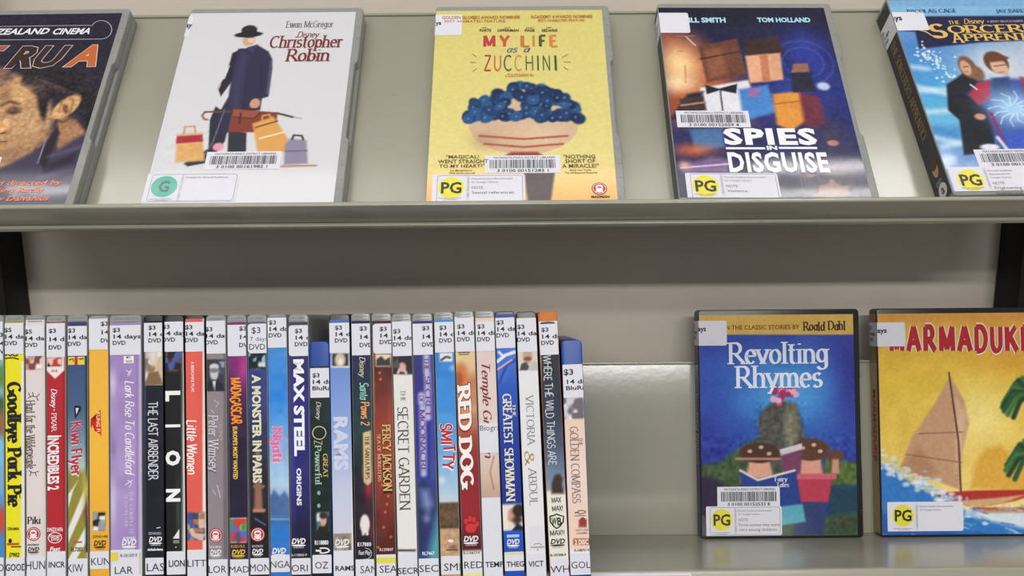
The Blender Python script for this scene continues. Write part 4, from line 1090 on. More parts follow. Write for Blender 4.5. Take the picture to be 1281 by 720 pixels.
    def rating(s, x0, y0, lines=(), mark='PG', wd=63.0, ht=24.2, head=('Parental Guidance Recommended', 'for Younger Viewers'), disc=(226, 216, 62), frame=True, dark=(46, 46, 44), grey=(120, 120, 124), plain=False):
        u0, v1 = s.S.uv(x0, y0); v0 = max(v1 - ht, 2.6)
        o = sticker(s.S, u0, v0, u0 + wd, v1, 'rating_label', s.root, (2, 2, 1, .3), .46)
        L = Letters(s.S, .54)
        if frame: L.rrect_line(u0 + 3.4, v1 - ht + .8, u0 + wd - 1.6, v1 - .9, 1.6, .3, (110, 110, 114))
        cu, cv, r = u0 + 13.0, v1 - 11.2, 8.9
        ht = min(ht, v1 - 2.8)
        L.ell(cu, cv, r, r, disc)
        L.box(mark, cu - (7 if len(mark) > 1 else 3.6), cv - 4.4, cu + (7 if len(mark) > 1 else 3.6), cv + 4.4, dark, bold=.028)
        L.box('FILM VIDEO CLASSIFICATION', u0 + 5, v1 - ht + 2.0, u0 + 20, v1 - ht + 2.8, grey, bold=.01)
        L.box('AUTHORITY', u0 + 8, v1 - ht + .9, u0 + 18, v1 - ht + 1.6, grey, bold=.01)
        L.rect(u0 + 23.4, v1 - ht + 1, u0 + 25.4, v1 - 1.2, (206, 206, 208)); L.box('AUDIO VISUAL LABEL', u0 + 23.8, v1 - ht + 3, u0 + 25.1, v1 - 3, (140, 140, 146), bold=.0, vert=True)
        y = v1 - 4.4
        for q in head:
            L.box(q, u0 + 26.6, y, u0 + 26.6 + len(q) * .96, y + 1.5, grey, bold=.0); y -= 2.9
        y -= 2.2
        for q in lines:
            L.box(q, u0 + 27, y, u0 + 27 + len(q) * 1.62, y + 2.3, (96, 96, 100), bold=.0); y -= 4.0
        L.build('rating_print', M_INK, o)

GRP_U = 'face-out dvd cases on the display shelf'
GRP_L = 'face-out dvd cases on the lower shelf'

def cam_pts(S, pts): return [S.uv(*p) for p in pts]

# ---- A: dark purple sepia cover, cut by the frame
f = Face(UPPER, 81, 254.5, 62.0, R_(-.5), 'dvd case with sepia sleeping profile on dark purple cover', GRP_U, base=(34, 30, 52), seed=51)
a = f.art
a.vgrad([(20, (32, 28, 48)), (90, (34, 29, 46)), (200, (52, 46, 66)), (255, (66, 60, 84))], 60)
SK = (178, 136, 96)
a.poly([(-60, 120), (-20, 96), (20, 92), (46, 106), (62, 120), (66, 150), (60, 172), (40, 190), (22, 206), (0, 214), (-40, 214)], SK, 5)
a.ell(14, 122, 26, 16, (204, 158, 104), .9); a.ell(34, 150, 24, 20, (190, 150, 110), .9)
a.poly([(74, 142), (96, 150), (110, 168), (72, 200), (70, 172)], (160, 116, 84), 3)
a.poly([(34, 84), (92, 88), (122, 110), (114, 168), (102, 152), (96, 130), (80, 118), (62, 124), (56, 152), (50, 144), (46, 120), (26, 104)], (30, 24, 32), 3)
for k in range(7): a.line([(40 + k * 5, 96 + k * 3), (70 + k * 5, 106 + k * 2)], .7, (120, 90, 84), .8, .5)
a.poly([(-60, 80), (10, 84), (18, 96), (2, 108), (-60, 130)], (96, 74, 70), 5); a.poly([(-10, 84), (12, 88), (6, 104), (-10, 108)], (150, 110, 90), 3, .6)
a.ell(83, 134, 13, 17, (206, 160, 106), .22, -30); a.line([(74, 138), (78, 126), (86, 120), (92, 126), (88, 142), (78, 150)], 1.0, (124, 84, 60), 2.2, .8); a.ell(82, 136, 3.4, 6, (112, 74, 56), .8, 20); a.line([(70, 150), (80, 153), (92, 142)], 1.4, (70, 48, 44), 2, .9)
a.ell(17, 138, 9, 5, (96, 66, 58), .9); a.line([(2, 132), (12, 127), (24, 130)], 2.4, (70, 50, 48), 2.4, .85); a.line([(8, 140), (16, 142), (24, 140)], 1.0, (70, 48, 46), 1.8, .9); a.ell(4, 158, 7, 8, (220, 170, 120), .7); a.line([(-2, 168), (6, 166)], 1.4, (84, 56, 50)); a.line([(-8, 178), (8, 177)], 1.2, (90, 52, 54))
a.glow(30, 112, 22, 10, (206, 164, 116), .5); a.glow(20, 196, 26, 10, (120, 90, 74), .6); a.glow(56, 170, 10, 16, (150, 112, 84), .5); a.glow(6, 120, 8, 10, (120, 88, 74), .7); a.noise(2.2, 17, a.mask(-80, 92, 112, 214)); a.noise(1.4, 12)
a.poly([(-60, 216), (0, 211), (40, 192), (62, 178), (70, 160), (74, 166), (68, 190), (104, 168), (112, 172), (90, 256), (-90, 256)], (60, 54, 78), 4)
a.poly([(48, 200), (62, 172), (72, 158), (74, 166), (66, 186), (56, 214)], (34, 26, 40), 2); a.line([(58, 174), (50, 196), (47, 204)], .8, (150, 140, 160)); a.poly([(60, 206), (96, 190), (92, 204), (56, 216)], (36, 30, 50), 4); a.line([(60, 196), (100, 184)], 2.5, (98, 92, 122), 4, .6); a.line([(50, 222), (90, 212)], 3, (100, 94, 126), 4, .5)
bl = (178, 180, 196)
f.sub.line([f.S.uv(x, y) for x, y in ((-80, 35), (30, 33), (112, 32))] + [f.S.uv(127 + 13 * math.cos(R_(t)), 37.5 - 11.5 * math.sin(R_(t))) for t in range(155, -95, -14)] + [f.S.uv(x, y) for x, y in ((124, 49.2), (30, 50), (-80, 51))], .55, bl)
f.sub.text('NEW ZEALAND', -42, 36.5, 62, 43.5, (226, 226, 236), bold=.03, slant=.25); f.sub.text('CINEMA', 67, 36, 113, 43, (226, 226, 236), bold=.03, slant=.25)
def ruacol(u, v, S=f.S):
    t = (u - S.uv(10, 70)[0]) / (S.uv(122, 70)[0] - S.uv(10, 70)[0])
    return (54, 34, 28) if t < .72 else (196, 104, 56)
f.sub.text('TE', -86, 60, 6, 84, (150, 86, 58), bold=.045, slant=.35, outline=(190, 186, 190), out_w=.018)
f.sub.text('RU', 11, 59.5, 86, 83.5, (54, 36, 30), bold=.045, slant=.35, outline=(206, 196, 190), out_w=.018)
f.sub.text('A', 84, 58.5, 123.5, 82, (188, 100, 54), bold=.045, slant=.3, outline=(214, 200, 190), out_w=.018)
OR = (226, 126, 96)
f.sub.text('Written and directed by', -68, 226.5, 78, 232, OR, bold=.02, slant=.25); f.sub.text('Barry Barclay', -6, 235, 56, 240.5, OR, bold=.02, slant=.25); f.sub.text('Music by Dalvanius', -44, 245.5, 62, 251.5, OR, bold=.02, slant=.25)
f.barcode(-91, 198, '3 0100 00108245 5', x1=2.5, y1=216)
f.done()

# ---- B: white cover with the man in a coat
f = Face(UPPER, 177.5, 254.5, -66.9, R_(-.05), 'dvd case with white cover showing a man in hat and long coat', GRP_U, base=(210, 210, 215), seed=52)
a = f.art
z = lambda pts: [(170 + x / 2.483, y / 2.483) for x, y in pts]
a.poly(z([(300, 165), (332, 150), (300, 250), (264, 300), (255, 275), (283, 225)]), (36, 36, 46)); a.line(z([(290, 205), (274, 245)]), 1.0, (220, 220, 228)); a.line(z([(262, 262), (256, 276)]), 1.4, (200, 170, 150))
a.poly(z([(262, 340), (300, 345), (276, 440), (225, 505), (160, 517), (148, 508), (225, 462), (230, 372), (248, 330)]), (42, 44, 54)); a.poly(z([(288, 405), (344, 412), (342, 478), (284, 480)]), (46, 48, 58))
a.poly(z([(318, 152), (345, 150), (378, 140), (412, 160), (424, 184), (424, 215), (412, 300), (392, 306), (386, 342), (330, 350), (300, 352), (288, 412), (246, 420), (262, 345), (288, 300), (302, 220)]), (46, 44, 72), 1.2)
a.poly(z([(330, 160), (350, 180), (330, 260), (318, 345), (300, 350), (296, 280), (310, 220)]), (62, 60, 94), 5, .7); a.line(z([(392, 200), (388, 300)]), .8, (34, 34, 66), 1); a.line(z([(346, 190), (334, 345)]), .7, (36, 36, 70), 1); a.line(z([(420, 190), (408, 290)]), .9, (130, 130, 170), 1.4, .6); a.poly(z([(345, 148), (378, 138), (366, 165), (352, 160)]), (58, 56, 88), 1)
a.line(z([(276, 340), (240, 440), (205, 495)]), .6, (170, 170, 190), .8, .7)
a.ell(311.8, 49.5, 8, 8.5, (206, 166, 140), .25); a.ell(314.5, 50, 4, 6, (228, 194, 170), .7); a.line([(307, 47), (317.5, 47)], .9, (90, 60, 50), .8); a.line([(311, 54.5), (315.5, 54.2)], .6, (150, 90, 80), .7)
a.ell(311, 43.3, 17.5, 3.6, (30, 32, 38), .2, 4); a.ell(312, 37.5, 9.8, 5.8, (38, 40, 46), .2); a.line([(303, 41), (321, 39.5)], 1.0, (18, 18, 22), .8)
a.line(z([(214, 350), (206, 358), (212, 370), (222, 372)]), 1.6, (150, 92, 60)); a.line(z([(214, 348), (300, 346)]), 1.7, (110, 66, 46)); a.line(z([(300, 346), (440, 352), (488, 364)]), 1.6, (34, 32, 36)); a.line(z([(488, 364), (514, 368)]), .6, (120, 120, 126))
a.poly(z([(302, 338), (440, 350), (434, 412), (288, 410)]), (128, 60, 46), 1); a.poly(z([(302, 340), (385, 346), (368, 366), (302, 362)]), (150, 78, 60), 1); a.line(z([(302, 364), (366, 368), (388, 350)]), .6, (60, 28, 24)); a.line(z([(326, 352), (322, 384)]), 1.2, (74, 34, 30)); a.ell(*z([(370, 322)])[0], 6.5, 6.5, (196, 150, 124), .3); a.line(z([(356, 338), (384, 338)]), 1.2, (60, 30, 26))
# plain luggage standing at his feet
a.poly(z([(128, 418), (206, 412), (214, 500), (122, 505)]), (216, 166, 104), 2); a.poly(z([(127, 424), (207, 418), (209, 440), (125, 446)]), (164, 44, 62), 1); a.line(z([(150, 414), (152, 394), (182, 392), (186, 412)]), 1.4, (200, 148, 90)); a.noise(2.4, 7, a.mask(215, 158, 258, 205))
a.poly(z([(362, 384), (428, 362), (472, 430), (474, 472), (378, 472)]), (216, 160, 88), 2); a.line(z([(372, 396), (440, 376)]), 1.2, (96, 62, 36)); a.line(z([(384, 430), (462, 410)]), 1.2, (236, 222, 204)); a.line(z([(392, 376), (394, 360), (414, 356), (420, 366)]), 1.5, (206, 146, 80))
a.poly(z([(462, 452), (478, 430), (530, 436), (534, 508), (460, 512)]), (140, 134, 158), 2); a.line(z([(486, 432), (490, 420), (516, 422), (520, 434)]), 1.5, (44, 42, 52)); a.line(z([(466, 470), (532, 468)]), 1, (96, 90, 116)); a.line(z([(452, 517), (560, 514)]), 1.6, (182, 132, 104))
a.ell(*z([(256, 456)])[0], 7, 5, (222, 150, 170), .4)
BRN = (124, 48, 42)
f.sub.text('Ewan McGregor', 358, 27, 417.5, 34.5, (70, 70, 76), nib=dict(thick=.12, thin=.05))
f.sub.text('Disney', 372, 40, 400, 47, BRN, nib=dict(thick=.15, thin=.07, serif=False, slant=.25))
f.sub.text('Christopher', 338, 45.5, 429.5, 59.5, BRN, nib=dict(thick=.17, thin=.07, slant=.05)); f.sub.text('Robin', 357.5, 62, 413.5, 76.5, BRN, nib=dict(thick=.17, thin=.07, slant=.05))
f.price_tab(240, 20.8, 46, 232.5, 243.5, 31, 34.8)
f.barcode(259.7, 190.4, '3 0100 00161982 1')
f.rating(186, 217.5, (), 'G', head=('Suitable for General Audiences',), disc=(74, 170, 150), dark=(46, 100, 92))
f.done()

# ---- C: yellow cover
f = Face(UPPER, 533, 250.5, -66.9, R_(.1), 'dvd case with pale yellow cover and hand-lettered rainbow title', GRP_U, base=(230, 216, 118), seed=53)
a = f.art
a.vgrad([(14, (214, 202, 120)), (150, (220, 207, 130)), (200, (226, 212, 140)), (225, (236, 200, 126)), (250, (236, 174, 96))])
# a plain round bowl piled with dark blue petals
a.ell(655, 156, 68, 37, (206, 176, 146), .05); a.glow(676, 168, 26, 14, (222, 196, 168), .7); a.glow(606, 176, 18, 12, (176, 142, 114), .6)
for yy in (170, 180): a.line([(594 + (yy - 160) * .6, yy), (655, yy + 4), (716 - (yy - 160) * .6, yy)], 1.6, (170, 70, 60), 1.2)
rs = random.Random(4)
for k in range(120):
    t = rs.random(); q = rs.random()
    x = 655 + (t - .5) * 140; y = 150 - 42 * q * math.sqrt(max(0, 1 - (2 * t - 1) ** 2)) - 1
    a.ell(x, y, rs.uniform(6, 9), rs.uniform(5, 7), rs.choice(((28, 60, 104), (24, 48, 90), (40, 84, 134), (20, 40, 78))), .35, rs.uniform(-50, 50))
    a.ell(x, y, 1.6, 1.4, (78, 124, 170), .8)
a.poly([(640, 190), (672, 190), (690, 200), (622, 200)], (150, 70, 60), 2)
a.poly([(656, 216), (694, 216), (689, 252), (660, 252)], (70, 56, 60), 2); a.noise(2, 4)
RBC = [(186, 60, 70), (196, 84, 64), (196, 120, 60), (206, 136, 60), (84, 84, 56), (206, 130, 66)]
for ch, (x0, x1), c in zip('MYLIFE', ((604.5, 620), (624, 638), (651, 662), (666, 669), (674, 682.5), (687, 697)), RBC):
    f.sub.text(ch, x0, 45, x1, 58.5, c, nib=dict(thick=.26, thin=.16, serif=False))
f.sub.text('as', 634, 60.5, 648, 65.8, (70, 110, 140), nib=dict(thick=.14, thin=.1, serif=False, slant=.35), lower=True); f.sub.text('a', 655, 60.5, 664, 65.5, (60, 90, 120), nib=dict(thick=.14, thin=.1, serif=False, slant=.35), lower=True)
ZC = [(170, 60, 54), (196, 96, 60), (70, 96, 84), (196, 150, 90), (96, 110, 70), (60, 90, 60), (70, 110, 70), (56, 96, 70)]
for ch, (x0, x1), c in zip('ZUCCHINI', ((605.5, 614.5), (618, 627), (630, 640), (643.5, 653), (657.5, 667), (672, 674), (679, 688), (693.5, 696.5)), ZC):
    f.sub.text(ch, x0, 70, x1, 88.5, c, nib=dict(thick=.13, thin=.1, serif=False))
for q in ([(591, 68), (596, 71.5)], [(588, 78.5), (596, 78.5)], [(591, 90), (597, 86)], [(703, 72.5), (711, 68)], [(705, 78), (714, 78)], [(705, 84), (711, 88)]): f.sub.pline(q, .6, (160, 120, 60))
f.sub.text('a CLAUDE BARRAS film', 632, 92.5, 668, 96.5, (180, 120, 60))
BO = (176, 116, 44)
f.sub.text('GOLDEN GLOBE® AWARD NOMINEE', 553, 20.5, 650.5, 24, BO, bold=.03); f.sub.text('BEST ANIMATED FEATURE', 556, 25.5, 632, 28.5, BO); f.sub.text('ACADEMY AWARD® NOMINEE', 663.5, 19.5, 741, 23, BO, bold=.03); f.sub.text('BEST ANIMATED FEATURE', 673, 24.5, 731.5, 27.5, BO)
for q, x0, x1 in (('FORTE', 600, 614.5), ('OFFERMAN', 622, 649), ('PAGE', 656.5, 669), ('SEDARIS', 677.5, 697.5)): f.sub.text(q, x0, 37, x1, 40, (80, 66, 40), bold=.03)
for q, x0, x1 in (('WILL', 603, 610), ('NICK', 631, 639), ('ELLEN', 658, 667), ('AMY', 683, 691)): f.sub.text(q, x0, 34.3, x1, 36, (110, 90, 50))
QC = (90, 78, 50)
f.sub.text('"MAGICAL!', 558, 194.5, 599, 198.5, QC); f.sub.text('WENT STRAIGHT', 548, 200, 611, 204.5, QC); f.sub.text('TO MY HEART!"', 549.5, 206, 606, 210, QC); f.sub.text('Joe Morgenstern,', 563, 212.5, 591, 214.5, QC); f.sub.text('Wall Street Journal', 561.5, 215.8, 594, 217.8, QC)
f.sub.text('"NOTHING', 704.5, 194, 744.5, 198.5, QC); f.sub.text('SHORT OF', 707, 199.5, 744.5, 204, QC); f.sub.text('A MIRACLE!"', 703, 205.5, 749, 210, QC); f.sub.text('Brad von Tunis,', 713, 212, 740, 214, QC); f.sub.text('The Hollywood Reporter', 706.5, 215.3, 748, 217.3, QC)
f.sub.round_badge(749.7, 236.3, 9.6, 7.6); f.sub.text('MADMAN', 739.5, 245, 762.5, 247.8, (60, 44, 40), bold=.04)
f.price_tab(578, 19, 44.5, 545, 552, 28.5, 31.5, 'ys')
f.barcode(607, 195, '3 0100 00151283 1')
f.rating(541.5, 219, ('NOTE:', 'Sexual references.'))
f.done()

# ---- D: navy and orange cover with the big white title
f = Face(UPPER, 850.5, 247.5, -66.9, R_(.78), 'dvd case with navy and orange cover and huge white block title', GRP_U, base=(30, 32, 80), seed=54)
a = f.art
a.vgrad([(14, (22, 20, 44)), (60, (24, 28, 74)), (120, (28, 42, 116)), (170, (44, 44, 96)), (250, (40, 38, 60))])
a.poly([(820, 34), (870, 50), (930, 110), (930, 150), (830, 150)], (190, 92, 50), 26, .9); a.glow(850, 80, 26, 26, (244, 206, 150)); a.glow(848, 104, 22, 12, (252, 226, 180), .8); a.glow(852, 128, 26, 8, (150, 70, 40), .8); a.line([(857, 82), (858, 104)], 1.2, (206, 150, 110)); a.line([(858, 46), (870, 57)], .8, (240, 220, 200)); a.line([(846, 45), (868, 45)], .8, (190, 120, 80)); a.line([(848, 64), (856, 64)], .8, (180, 120, 80))
a.glow(1010, 70, 30, 36, (44, 60, 160), .9); a.glow(990, 120, 26, 20, (50, 76, 170), .6)
u, v = f.S.uv(1005, 78)
d = np.hypot(a.U - u, a.V - v)
for r_ in (22, 15): a.mix(.35 * np.clip(1 - np.abs(d - r_) / 1.6, 0, 1), (80, 110, 200))
# plain blocks and balls in the colours of the crowd
a.poly([(874, 58), (922, 48), (934, 92), (884, 104)], (104, 62, 46), 2); a.poly([(880, 64), (902, 59), (910, 94), (888, 98)], (146, 90, 66), 4, .8); a.line([(876, 74), (928, 64)], 1.4, (62, 36, 30))
a.poly([(876, 110), (936, 100), (950, 140), (872, 152)], (222, 222, 230), 2); a.poly([(882, 106), (899, 111), (922, 105), (921, 117), (900, 113), (884, 118)], (26, 24, 32), 1); a.line([(901, 112), (905, 148)], 1.2, (60, 60, 70))
a.poly([(838, 150), (860, 118), (880, 114), (874, 150)], (36, 26, 36), 3)
a.poly([(930, 50), (972, 46), (980, 66), (934, 70)], (58, 36, 34), 2); a.poly([(932, 70), (976, 66), (980, 100), (938, 104)], (222, 166, 130), 2); a.poly([(950, 69), (960, 68), (964, 102), (954, 103)], (190, 120, 90), 1.5)
a.poly([(924, 112), (960, 106), (972, 140), (930, 152)], (70, 130, 200), 3); a.rect(936, 110, 950, 121, (150, 110, 170))
a.poly([(966, 118), (1000, 114), (1010, 150), (990, 164), (972, 156)], (222, 146, 62), 3); a.line([(970, 130), (1006, 126)], 1.2, (180, 100, 40)); a.poly([(1000, 116), (1024, 120), (1034, 156), (1008, 162)], (110, 40, 60), 4)
a.poly([(988, 90), (1014, 88), (1020, 114), (992, 116)], (34, 34, 56), 2); a.poly([(992, 80), (1010, 79), (1013, 90), (990, 91)], (150, 106, 88), 1.5)
a.ell(1030, 108, 8, 5, (190, 200, 230), .6)
a.poly([(850, 124), (880, 120), (884, 138), (852, 142)], (60, 46, 50), 2); a.line([(852, 132), (882, 128)], 1.6, (180, 130, 108))
a.poly([(862, 162), (904, 160), (906, 184), (870, 190)], (70, 110, 160), 3); a.glow(868, 188, 26, 8, (226, 110, 60), .8); a.poly([(850, 208), (890, 196), (912, 200), (912, 216), (854, 216)], (120, 96, 140), 4); a.line([(852, 210), (912, 205)], 1.2, (230, 196, 226)); a.glow(856, 206, 8, 5, (250, 190, 170), .8)
a.glow(1040, 170, 18, 20, (60, 56, 80), .8); a.glow(1046, 215, 26, 18, (150, 120, 120), .6); a.patch(1000, 218, 1074, 246, [(70, 66, 82), (96, 84, 96), (140, 110, 100), (60, 60, 80)], 7, seed=9); a.ell(1042, 179, 7, 3.6, (180, 130, 110), .5)
a.noise(2, 7); a.noise(12, 6)
CY = (170, 214, 230)
f.sub.text('WILL SMITH', 849, 22.8, 907.5, 28.3, CY, bold=.045); f.sub.text('TOM HOLLAND', 947, 22.8, 1013.5, 28, CY, bold=.045)
WT = (238, 238, 242)
f.sub.text('SPIES', 905, 162, 1021, 180.3, WT, bold=.045, space=1.12); f.sub.prect(908, 184.4, 957, 187, WT); f.sub.prect(974, 184, 1022, 186.6, WT); f.sub.text('IN', 959, 183, 972, 187.5, WT, bold=.05)
f.sub.text('DISGUISE', 911, 192, 1036, 214.6, WT, bold=.035, space=1.1)
f.price_tab(862, 16.5, 41.5, 826, 832, 26, 29, letters=False)
f.barcode(845, 138.8, '3 0100 00152059 4')
f.rating(856.5, 216.5, ('NOTE:', 'Violence.'))
f.done((30, 30, 40, 0)[:3] and ((26, 26, 36), None))

# ---- E: icy blue cover, cut by the frame
f = Face(UPPER, 1195.5, 246.5, -66.9, R_(-.75), 'dvd case with icy blue cover, gold title and two men', GRP_U, th=21.0, gap=.25, base=(90, 160, 214), seed=55)
a = f.art
a.vgrad([(14, (120, 170, 214)), (60, (70, 130, 200)), (110, (70, 160, 216)), (150, (100, 180, 220)), (200, (110, 150, 206)), (250, (190, 200, 226))], 1180)
a.glow(1250, 85, 50, 36, (214, 216, 222), 1); a.glow(1300, 70, 40, 40, (206, 206, 216), .8)
a.poly([(1110, 8), (1420, 8), (1420, 19), (1110, 21)], (130, 182, 222), 2); a.poly([(1110, 21), (1420, 19), (1420, 54), (1300, 50), (1230, 53), (1150, 61), (1145, 40), (1118, 38)], (26, 28, 66), 2)
rs = random.Random(9)
for k in range(170):
    t = rs.random(); x = 1150 + 85 * t + rs.gauss(0, 4); y = 62 + 78 * t ** 1.2 + rs.gauss(0, 6); a.ell(x, y, rs.uniform(.8, 1.8), rs.uniform(.6, 1.3), (226, 236, 246), 1)
for (x0, y0), (x1, y1) in (((1142, 84), (1160, 86)), ((1146, 108), (1186, 118)), ((1150, 114), (1182, 112)), ((1160, 140), (1196, 138)), ((1170, 172), (1200, 178)), ((1180, 184), (1206, 176))): a.line([(x0, y0), (x1, y1)], 4, (226, 238, 246), 5, .75)
a.poly([(1160, 158), (1200, 160), (1204, 176), (1168, 168)], (40, 110, 190), 8, .6)
K = (24, 26, 36)
a.poly([(1184, 106), (1204, 92), (1224, 96), (1240, 112), (1246, 150), (1244, 190), (1206, 194), (1200, 150), (1186, 138)], K, 2)
a.ell(1210, 84, 11, 14, (122, 84, 56), .25); a.ell(1222, 92, 9, 10, (130, 94, 66), .4); a.ell(1208, 85, 6.5, 9.5, (206, 160, 136), .3); a.line([(1205, 84), (1211, 83)], .8, (90, 60, 50)); a.line([(1207, 90), (1211, 90)], .7, (130, 80, 70))
a.ell(1246, 78, 15, 14, (96, 58, 36), .2); a.ell(1250, 84, 10.5, 13, (216, 174, 150), .3); a.poly([(1232, 72), (1246, 66), (1262, 72), (1258, 76), (1240, 78)], (104, 62, 38), 2); a.line([(1244, 83), (1258, 81)], .9, (90, 60, 50)); a.line([(1248, 91), (1255, 90)], .8, (170, 90, 90)); a.ell(1252, 96, 8, 3, (190, 206, 230), .6)
a.poly([(1210, 118), (1226, 102), (1240, 100), (1258, 98), (1300, 100), (1310, 140), (1300, 200), (1250, 196), (1236, 140)], (50, 74, 150), 4); a.poly([(1212, 118), (1222, 104), (1238, 100), (1240, 122), (1224, 132)], (176, 36, 56), 2); a.poly([(1276, 96), (1310, 104), (1310, 120), (1280, 112)], (166, 34, 54), 3); a.line([(1214, 106), (1222, 112)], 1.2, (230, 230, 236)); a.poly([(1240, 98), (1262, 96), (1266, 120), (1246, 122)], (40, 56, 106), 3)
a.glow(1268, 136, 24, 17, (222, 240, 252), 1); a.glow(1266, 134, 36, 26, (130, 190, 240), .6)
for k in range(12):
    t = k * 30; a.line([(1268 + 8 * math.cos(R_(t)), 136 + 6 * math.sin(R_(t))), (1268 + 20 * math.cos(R_(t + 14)), 136 + 15 * math.sin(R_(t + 14))), (1268 + 32 * math.cos(R_(t)), 136 + 22 * math.sin(R_(t)))], .7, (240, 248, 255), .9, .8)
a.ell(1226, 146, 7, 4, (200, 150, 126), .4); a.line([(1240, 142), (1250, 166), (1262, 190)], 2, (150, 40, 70), 2); a.poly([(1254, 166), (1300, 160), (1300, 200), (1260, 196)], (60, 90, 190), 5); a.ell(1238, 184, 12, 4, (226, 228, 236), .5); a.line([(1248, 172), (1262, 190)], 2.4, (220, 226, 240), 2)
a.noise(2, 6)
GO = (222, 184, 100)
f.sub.text('NICOLAS CAGE', 1134, 12, 1196.5, 16.3, (40, 70, 110), bold=.01, nib=SER); f.sub.text('JAY BARUCHEL', 1245, 11.8, 1302, 16, (40, 70, 110), nib=SER)
f.sub.text('THE', 1186, 26.5, 1200, 30.5, GO, nib=SER); f.sub.text('Disney', 1205, 24, 1231, 30, GO, nib=dict(thick=.15, thin=.07, serif=False, slant=.25)); f.sub.text('A JERRY BRUCKHEIMER PRODUCTION', 1234, 25.5, 1310, 28, (160, 160, 190))
f.sub.text('S', 1163, 31, 1184, 47.5, GO, nib=dict(thick=.2, thin=.09)); f.sub.line([f.S.uv(*q) for q in ((1150, 38), (1158, 40), (1166, 45), (1178, 46))], 1.1, GO)
f.sub.text("ORCERER'S", 1184.5, 31.5, 1336, 40.5, GO, nib=dict(thick=.18, thin=.08)); f.sub.text('A', 1189, 41.5, 1205, 53.5, GO, nib=dict(thick=.18, thin=.08)); f.sub.text('PPRENTICE', 1204, 42.5, 1318, 50.5, GO, nib=dict(thick=.18, thin=.08))
f.price_tab(1159, 15.5, 38.5, 1114, 1128, 22, 26, 'ays')
f.barcode(1217, 187.5, '3 0100 00114877 9')
f.rating(1184, 209.5, ('NOTE:', 'Frightening fantasy', 'themes and violence'), head=('Parental Guidance', 'Recommended for', 'Younger Viewers'), frame=False, ht=27, wd=70)
def sp_txt(L):
    L.box("THE SORCERER'S APPRENTICE", -3, 55, 4, 150, (150, 120, 76), nib=SER, vert=True)
    L.ell(0, 30, 4, 7, (190, 140, 106)); L.ell(0, 33, 4.4, 4, (84, 56, 40), 1); L.ell(1, 11, 5.5, 5.5, (214, 214, 214)); L.box('a', -1, 8.6, 3, 13, (60, 60, 64), lower=True, bold=.02); L.box('DVD', -4, 16.5, 4, 20, (150, 150, 160), bold=.02)
f.done(((44, 46, 54), sp_txt))

# ---- F: blue cover on the lower shelf
f = Face(LOWER, 878.5, 640, -66.4, 0.0, 'black dvd case with deep blue cover, gold top band and white serif title', GRP_L, kind='black', art=(-66.4, 62.6, 2.0, 185.6), base=(40, 70, 170), seed=56)
a = f.art
a.vgrad([(398, (44, 60, 160)), (500, (40, 76, 176)), (600, (36, 60, 160)), (672, (30, 46, 100))])
a.glow(985, 490, 70, 50, (70, 156, 220), 1); a.glow(880, 560, 36, 60, (38, 44, 140), .7); a.glow(1066, 470, 26, 90, (44, 46, 140), .8); a.noise(18, 8)
a.rect(860, 390, 1090, 418.3, (212, 172, 84)); a.noise(7, 5, a.mask(860, 390, 1090, 418))
a.poly([(870, 582), (900, 578), (930, 556), (960, 540), (990, 548), (1000, 600), (940, 620), (870, 608)], (64, 86, 54), 4); a.poly([(1030, 574), (1080, 578), (1080, 606), (1030, 610)], (78, 104, 50), 4); a.noise(3, 18, a.mask(870, 545, 1080, 612, 6))
a.poly([(868, 594), (890, 596), (912, 610), (900, 680), (868, 680)], (46, 30, 62), 5); a.poly([(1030, 606), (1080, 608), (1080, 650), (1040, 650)], (22, 62, 84), 5)
a.poly([(976, 650), (1080, 640), (1080, 680), (976, 680)], (58, 86, 58), 5); a.ell(1056, 655, 18, 10, (60, 70, 56), .6); a.noise(2.5, 12, a.mask(980, 645, 1080, 676))
# a mossy rock with pink blossom on it, two toadstools, a red pot and an open book
a.poly([(948, 524), (958, 508), (976, 500), (996, 504), (1003, 528), (1010, 560), (1000, 588), (956, 588), (950, 552)], (80, 80, 72), 4); a.ell(990, 536, 9, 26, (132, 128, 108), .9); a.noise(2.5, 18, a.mask(940, 500, 1010, 588, 4))
rs = random.Random(5)
for k in range(26): a.ell(980 + rs.gauss(0, 9), 492 + rs.gauss(0, 5), 4, 3.6, rs.choice(((170, 36, 96), (226, 180, 200), (196, 70, 124))), .5)
a.poly([(938, 572), (962, 572), (968, 600), (932, 600)], (226, 168, 142), 3); a.ell(950, 566, 25, 13, (74, 46, 36), .15); a.rect(920, 572, 980, 575, (206, 150, 128), .8)
for x, y in ((938, 564), (952, 559), (962, 567)): a.ell(x, y, 3, 2.2, (206, 176, 150), .5)
a.poly([(1002, 570), (1026, 570), (1030, 598), (1000, 598)], (222, 158, 134), 3); a.ell(1014, 562, 24, 14, (92, 56, 42), .15); a.ell(1045, 570, 11, 8, (98, 62, 46), .2); a.poly([(1041, 574), (1049, 574), (1050, 592), (1040, 592)], (206, 146, 124), 2)
for x, y in ((1004, 560), (1018, 556), (1026, 564)): a.ell(x, y, 3, 2.2, (214, 180, 156), .5)
a.poly([(996, 594), (1042, 594), (1036, 628), (1002, 628)], (186, 56, 80), 2); a.rect(992, 592, 1046, 599, (206, 96, 112)); a.poly([(1000, 628), (1034, 628), (1030, 668), (992, 668)], (44, 60, 110), 3)
a.poly([(975, 562), (1003, 554), (1004, 562), (977, 570)], (214, 206, 214), 1); a.poly([(976, 570), (1004, 562), (1000, 592), (980, 590)], (120, 60, 96), 3)
